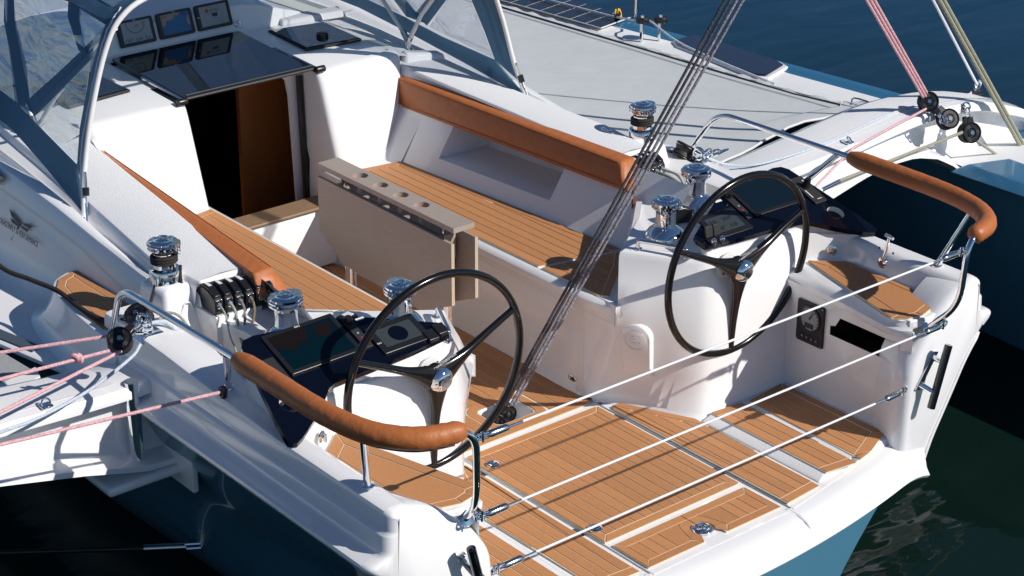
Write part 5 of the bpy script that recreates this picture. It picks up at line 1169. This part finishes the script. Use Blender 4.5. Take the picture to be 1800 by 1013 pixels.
# port hull marks ------------------------------------------------------
fr = Fr((-1.285, 2.5, .69), (0, -1, 0), (.30, 0, .95))
off = .019
mk = lambda pts: fr.slab(MB(), pts, off, off+.0006)
for q in ([(-0.207, 0.026), (-0.107, 0.005), (-0.112, -0.007), (-0.183, 0.003)], [(-0.187, -0.006), (-0.109, -0.011), (-0.12, -0.022), (-0.169, -0.02)], [(-0.08, 0.005), (0.007, 0.019), (-0.013, -0.0), (-0.064, -0.002)], [(-0.082, -0.009), (-0.022, -0.007), (-0.032, -0.02), (-0.086, -0.017)], [(-0.106, 0.002), (-0.089, 0.004), (-0.103, -0.031), (-0.121, -0.033)], [(-0.133, -0.06), (-0.143, -0.092), (-0.15, -0.09)]):
    mk(q).build('hull_emblem', 'ink', boat, smooth=False)
text('DRAGONFLY 36 PERFORMANCE', .034, fr, 'hull_lettering', 'ink', boat, -.272, -.054, off, squeeze=.70)
hwp = thing('hull_window', 'tip of a dark window at the left edge of hull side', 'window', (-1.27, 2.9, .82))
mb = MB(); mb.prism([(-1.262, 2.785, .825), (-1.262, 3.3, .90), (-1.278, 3.3, .83), (-1.278, 2.84, .785)], [(-1.272, 2.785, .83), (-1.272, 3.3, .905), (-1.288, 3.3, .835), (-1.288, 2.84, .79)]); mb.build('pane', 'smoke', hwp)

# ------------------------------------------------------------------ blocks and running rigging
def block(name, label, c, ax, along, r=.034, cat='block', shackle=True, mtl='black'):
    t = thing(name, label, cat, c); c = V(*c); ax = V(*ax).normalized(); al = V(*along).normalized(); al = (al-ax*al.dot(ax)).normalized(); sd = ax.cross(al)
    for s in BOTH:
        mb = MB(); pts = [(r*1.02*math.cos(R(a)), r*1.02*math.sin(R(a))) for a in range(20, 341, 20)]+[(r*1.55, -r*.28), (r*1.55, r*.28)]
        o_ = c+ax*s*r*.42
        mb.prism([o_+al*a+sd*b for a, b in pts], [o_+ax*s*r*.14+al*a+sd*b for a, b in pts]); mb.build('cheek', mtl, t, bev=.004)
        mb = MB(); mb.torus(o_+ax*s*r*.14, ax, r*.90, r*.09, 20, 6); mb.torus(o_+ax*s*r*.14, ax, r*.42, r*.06, 16, 6); mb.build('rim_ring', 'carbon', t)
        mb = MB(); mb.lathe([(r*.22, 0), (r*.2, r*.1), (.0005, r*.1)], o_+ax*s*r*.14, ax*s, 12); mb.build('axle', 'steel', t)
        for k in range(3):
            a = R(120*k+30); p = o_+ax*s*(r*.142)+al*math.cos(a)*r*.6+sd*math.sin(a)*r*.6
            mb = MB(); mb.lathe([(r*.2, 0), (.0005, .0004)], p, ax*s, 10); mb.build('cutout', 'dark', t)
    mb = MB(); mb.lathe([(r*.5, -r*.38), (r*.98, -r*.36), (r*.82, 0), (r*.98, r*.36), (r*.5, r*.38)], c, ax, 20); mb.build('sheave', 'matblack', t)
    if shackle:
        p = c+al*r*1.7; mb = MB(); mb.torus(p+al*r*.25, sd, r*.42, r*.13, 14, 6); mb.tube([p-ax*r*.5, p+ax*r*.5], r*.14, 8); mb.torus(p+al*r*.8, ax, r*.36, r*.12, 14, 6); mb.build('shackle', 'chrome', t)
    return t
# mainsheet: from the well up and out to starboard
B0, T0 = V(.03, 1.04, .035), V(.86, .673, 1.681)
D_ = (T0-B0); sdv = V(-.12, 1, 0).normalized(); 
block('mainsheet_block', 'black double mainsheet block standing in the floor recess', (.01, 1.03, .012), (.2, 1, 0), (.3, 0, -1), .04, shackle=False)
block('mainsheet_block', 'black ratchet block half hidden by the near wheel in the floor recess', (-.045, 1.02, .0), (.5, .8, 0), (0, 0, -1), .032, shackle=False)
for k, (a, b, m_) in enumerate(((-.03, -.035, 'darkrope'), (-.012, -.012, 'darkrope'), (.014, .012, 'greyrope'), (.034, .036, 'greyrope'))):
    side = rt
    p0 = B0+side*(a*.75)+V(0, 0, .0); p1 = T0+side*b
    p2 = p0+(p1-p0)*1.8
    rope('mainsheet_rope', [p0, p2], .0062, m_, ('darkest mainsheet strand on the left of the bundle', 'dark mainsheet strand second from left', 'pale fleck mainsheet strand second from right', 'pale fleck mainsheet strand on the right')[k], k=0, cat='rope', grp='mainsheet strands')
# starboard shroud tackle over the far beam
for k, d in enumerate((-.02, 0, .02)):
    a = V(2.815+d, 1.25, .715); b = V(2.353+d*1.2, 1.25, 1.282); rope('tackle_rope', [a, a+(b-a)*2.2], .0066, 'pink', ('left pink strand rising from the far beam block', 'middle pink strand rising from the far beam block', 'right pink strand rising from the far beam block')[k], k=0, grp='pink tackle strands')
block('beam_block', 'upper black block with pink strands over the far beam', (2.835, 1.25, .685), (-.55, -.75, .35), (.55, .0, -.7), .048)
block('beam_block', 'black block on the beam edge below the pink tackle', (2.935, 1.20, .585), (-.35, -.8, .45), (-.5, 0, .75), .050)
block('beam_block', 'lower right black block hanging from the far beam face', (3.115, 1.20, .475), (-.35, -.85, .3), (-.05, 0, 1), .052)
rope('rope', [(2.845, 1.24, .66), (2.134, 1.1, .652), (1.46, .80, .645)], .006, 'pink', 'pink line from far beam block down to the far hull', k=0)
a, b = V(3.535, 1.5, .56), V(3.118, 1.5, 1.085); rope('rope', [a, a+(b-a)*2.3], .007, 'wire', 'white fleck line rising from the outer end of far beam', k=0)
bf = thing('beam_fitting', 'black fitting with steel toggle on outer end of far beam', 'fitting', (3.5, 1.5, .53))
mb = MB(); mb.box(3.40, 3.56, 1.47, 1.53, .505, .535); mb.build('cover', 'black', bf, bev=.008)
mb = MB(); mb.torus((3.545, 1.5, .555), (0, 1, 0), .022, .006, 14, 6); mb.tube([(3.52, 1.5, .53), (3.55, 1.5, .58)], .008, 8); mb.build('toggle', 'chrome', bf)
for k, d in enumerate((-.014, .014)):
    a = V(3.581+d, 1.2, .28); b = V(2.804+d, 1.2, 1.21); rope('rope', [a+(a-b)*.22, a+(b-a)*1.7], .0105, 'khaki', ('left of two thick khaki lines at the right edge', 'right of two thick khaki lines at the right edge')[k], k=0, grp='khaki backstay lines')
rope('rope', [(3.09, 1.2, .49), (2.17, 1.2, .45)], .008, 'khaki', 'khaki line along the aft face of far beam', k=0)
mb = MB(); mb.cyl((2.17, 1.2, .45), (2.05, 1.2, .435), .010, 10); tag(mb.build('rope_terminal', 'chrome'), 'steel rope end on the aft face of far beam', 'rope end')
rope('rope', [(3.13, 1.2, .45), (3.605, 1.2, .14), (3.72, 1.2, .06)], .0075, 'khaki', 'dark khaki line from lower right block to the float', k=0)
rope('rope', [(1.44, 1.45, .70), (1.52, 1.455, .655), (1.66, 1.433, .585), (1.81, 1.36, .578), (2.17, 1.339, .588), (2.664, 1.349, .628), (3.068, 1.367, .612), (3.4, 1.45, .545), (3.48, 1.49, .53)], .0062, 'bluerope', 'pale blue line lying along the top of far beam', k=6)
# deck gear by both outer winches
for mx in BOTH:
    block('turning_block', {-1: 'black turning block behind the bend of near stern rail', 1: 'black turning block behind the bend of far stern rail'}[mx], (mx*1.40, 1.46, .705), (mx*.5, -.1, .85), (mx*.3, -1, 0), .05, shackle=False)
    cpk = thing('chainplate_shackle', {-1: 'cluster of steel shackles at the inner end of near beam', 1: 'steel eye and shackles at the inner end of far beam'}[mx], 'shackle', (mx*1.41, 1.37, .70))
    mb = MB(); mb.prism([(1.35, 1.32, .66), (1.47, 1.32, .66), (1.47, 1.43, .66), (1.35, 1.43, .66)], [(1.37, 1.34, .685), (1.45, 1.34, .685), (1.45, 1.41, .685), (1.37, 1.41, .685)]); mb.build('base', 'chrome', cpk, mx, bev=.006)
    mb = MB(); mb.torus((1.41, 1.375, .712), (1, .2, 0), .028, .008, 18, 8); mb.build('eye', 'chrome', cpk, mx)
    mb = MB(); mb.torus((1.44, 1.35, .715), (0, 1, .3), .022, .007, 16, 8); mb.tube([(1.41, 1.35, .70), (1.47, 1.35, .72)], .008, 8); mb.build('shackle', 'chrome', cpk, mx)
    mb = MB(); mb.torus((1.475, 1.335, .718), (.3, 1, .9), .020, .006, 16, 8); mb.tube([(1.46, 1.335, .705), (1.52, 1.30, .735)], [.008, .006], 8); mb.build('toggle', 'chrome', cpk, mx)
    mb = MB(); mb.tube(smooth([(1.175, 1.57, .80), (1.28, 1.54, .74), (1.36, 1.49, .70), (1.42, 1.46, .70)] if mx > 0 else [(1.18, 1.585, .835), (1.25, 1.56, .80), (1.33, 1.50, .72), (1.375, 1.47, .70)], 5), .0062, 8); tag(mb.build('rope', 'browngrey', None, mx), {-1: 'dark rope from near outer winch down to the turning block', 1: 'dark rope from far outer winch down to the turning block'}[mx], 'rope')
rope('rope', [(-1.18, 1.515, .838), (-1.19, 1.50, .78), (-1.19, 1.46, .66), (-1.215, 1.38, .56), (-1.24, 1.25, .42)], .0062, 'browngrey', 'dark rope dropping from near outer winch into the rope pocket')
rope('rope', [(-1.56, 3.4, .78), (-1.56, 2.6, .74), (-1.552, 2.29, .672), (-1.50, 2.14, .652), (-1.455, 2.0, .638), (-1.46, 1.8, .634), (-1.45, 1.62, .645), (-1.43, 1.50, .69)], .0098, 'browngrey', 'thick black rope lying along the near teak foot pad')
rope('rope', [(-1.43, 1.40, .69), (-1.38, 1.385, .705), (-1.34, 1.37, .695), (-1.32, 1.30, .66), (-1.30, 1.20, .58), (-1.28, 1.1, .42)], .0075, 'bluerope', 'pale blue rope over the near coaming into rope pocket')
rope('rope', [(-1.35, 1.40, .70), (-1.31, 1.41, .715), (-1.27, 1.36, .69), (-1.25, 1.25, .55)], .006, 'silverope', 'pale grey rope loop behind the near shackles')
# coils in the pockets
for i in range(4):
    rope('coiled_rope', [(-1.20-.03*math.cos(t*.8+i), 1.05+.05*i+.06*math.sin(t*.8), .42+.03*i+.05*math.sin(t*.4)) for t in range(8)], .006, ('darkrope', 'silverope', 'tanrope', 'darkrope')[i], ('dark rope bight deep in near rope pocket', 'pale rope bight in near rope pocket', 'tan rope bight in near rope pocket', 'dark rope bight nearest the navy console in pocket')[i])
# port tackle
block('beam_block', 'black block with steel shackle in the near pink tackle', (-1.585, 1.27, .735), (-.35, -.6, .75), (.85, .3, .1), .046)
for k, (e, s_, lab) in enumerate((((-1.95, 1.483, .72), V(-1.60, 1.31, .745), 'upper strand of the three near pink tackle lines'), ((-2.05, 1.29, .72), V(-1.64, 1.25, .72), 'knotted middle strand of the near pink tackle lines'), ((-2.159, 1.064, .72), V(-1.605, 1.23, .715), 'lower strand of the three near pink tackle lines'))):
    e = V(*e); rope('tackle_rope', [s_, e, e+(e-s_)*1.4], .0066, 'pink', lab, k=0, grp='near pink tackle')
kn = MB(); kc = V(-1.64, 1.25, .72).lerp(V(-2.05, 1.29, .72), .28)
kn.torus(kc, (1, .1, 0), .013, .009, 14, 8); kn.torus(kc+V(-.014, .004, .004), (.8, .5, .3), .014, .0085, 14, 8); tag(kn.build('rope_knot', 'pink'), 'pink knot in the middle strand of the near tackle', 'knot')
rope('rope', [(-1.50, 1.28, .69), (-1.57, 1.235, .672), (-1.773, 1.186, .625), (-2.005, 1.122, .62), (-2.138, 1.112, .62), (-2.6, 1.08, .62)], .0062, 'bluerope', 'pale blue line below the near pink tackle on beam', k=5)
rope('rope', [(-1.44, .80, .672), (-2.263, .856, .72), (-3.0, .90, .77)], .0064, 'pink', 'single pink line from the near fairlead out to the left', k=0)
fl_ = thing('fairlead', 'small black ring fairlead on near coaming with pink line', 'fairlead', (-1.45, .80, .67))
mb = MB(); mb.torus((-1.452, .80, .672), (-1, .05, .1), .017, .008, 18, 8); mb.build('ring', 'black', fl_)
mb = MB(); mb.lathe([(.024, 0), (.022, .006), (.016, .008)], (-1.446, .80, .672), (-1, .05, .1), 16); mb.build('flange', 'black', fl_)
# stay under the near beam
st_ = thing('beam_stay', 'black rod stay with steel fork over dark water at lower left', 'stay', (-1.3, 1.6, -.4))
mb = MB(); mb.cyl((-3.2, 2.95, -.385), (-1.36, 1.65, -.40), .011, 10); mb.build('rod', 'black', st_)
mb = MB(); mb.cyl((-1.36, 1.65, -.40), (-1.22, 1.555, -.40), .015, 12); mb.build('sleeve', 'steel', st_)
mb = MB(); mb.tube([(-1.23, 1.55, -.385), (-1.15, 1.50, -.385)], .008, 8); mb.tube([(-1.23, 1.57, -.415), (-1.15, 1.52, -.415)], .008, 8); mb.cyl((-1.165, 1.52, -.44), (-1.165, 1.52, -.36), .009, 8); mb.torus((-1.13, 1.49, -.40), (.3, .3, 1), .02, .008, 14, 6); mb.build('fork', 'steel', st_)

sn_ = thing('float_stanchion', 'short steel stanchion foot on the outer edge of far float', 'stanchion', (3.6, 4.0, .3))
mb = MB(); mb.lathe([(.03, 0), (.028, .008), (.014, .012), (.013, .16), (.016, .17), (.001, .18)], (3.50, 4.05, .30), (0, 0, 1), 14); mb.build('socket', 'chrome', sn_)
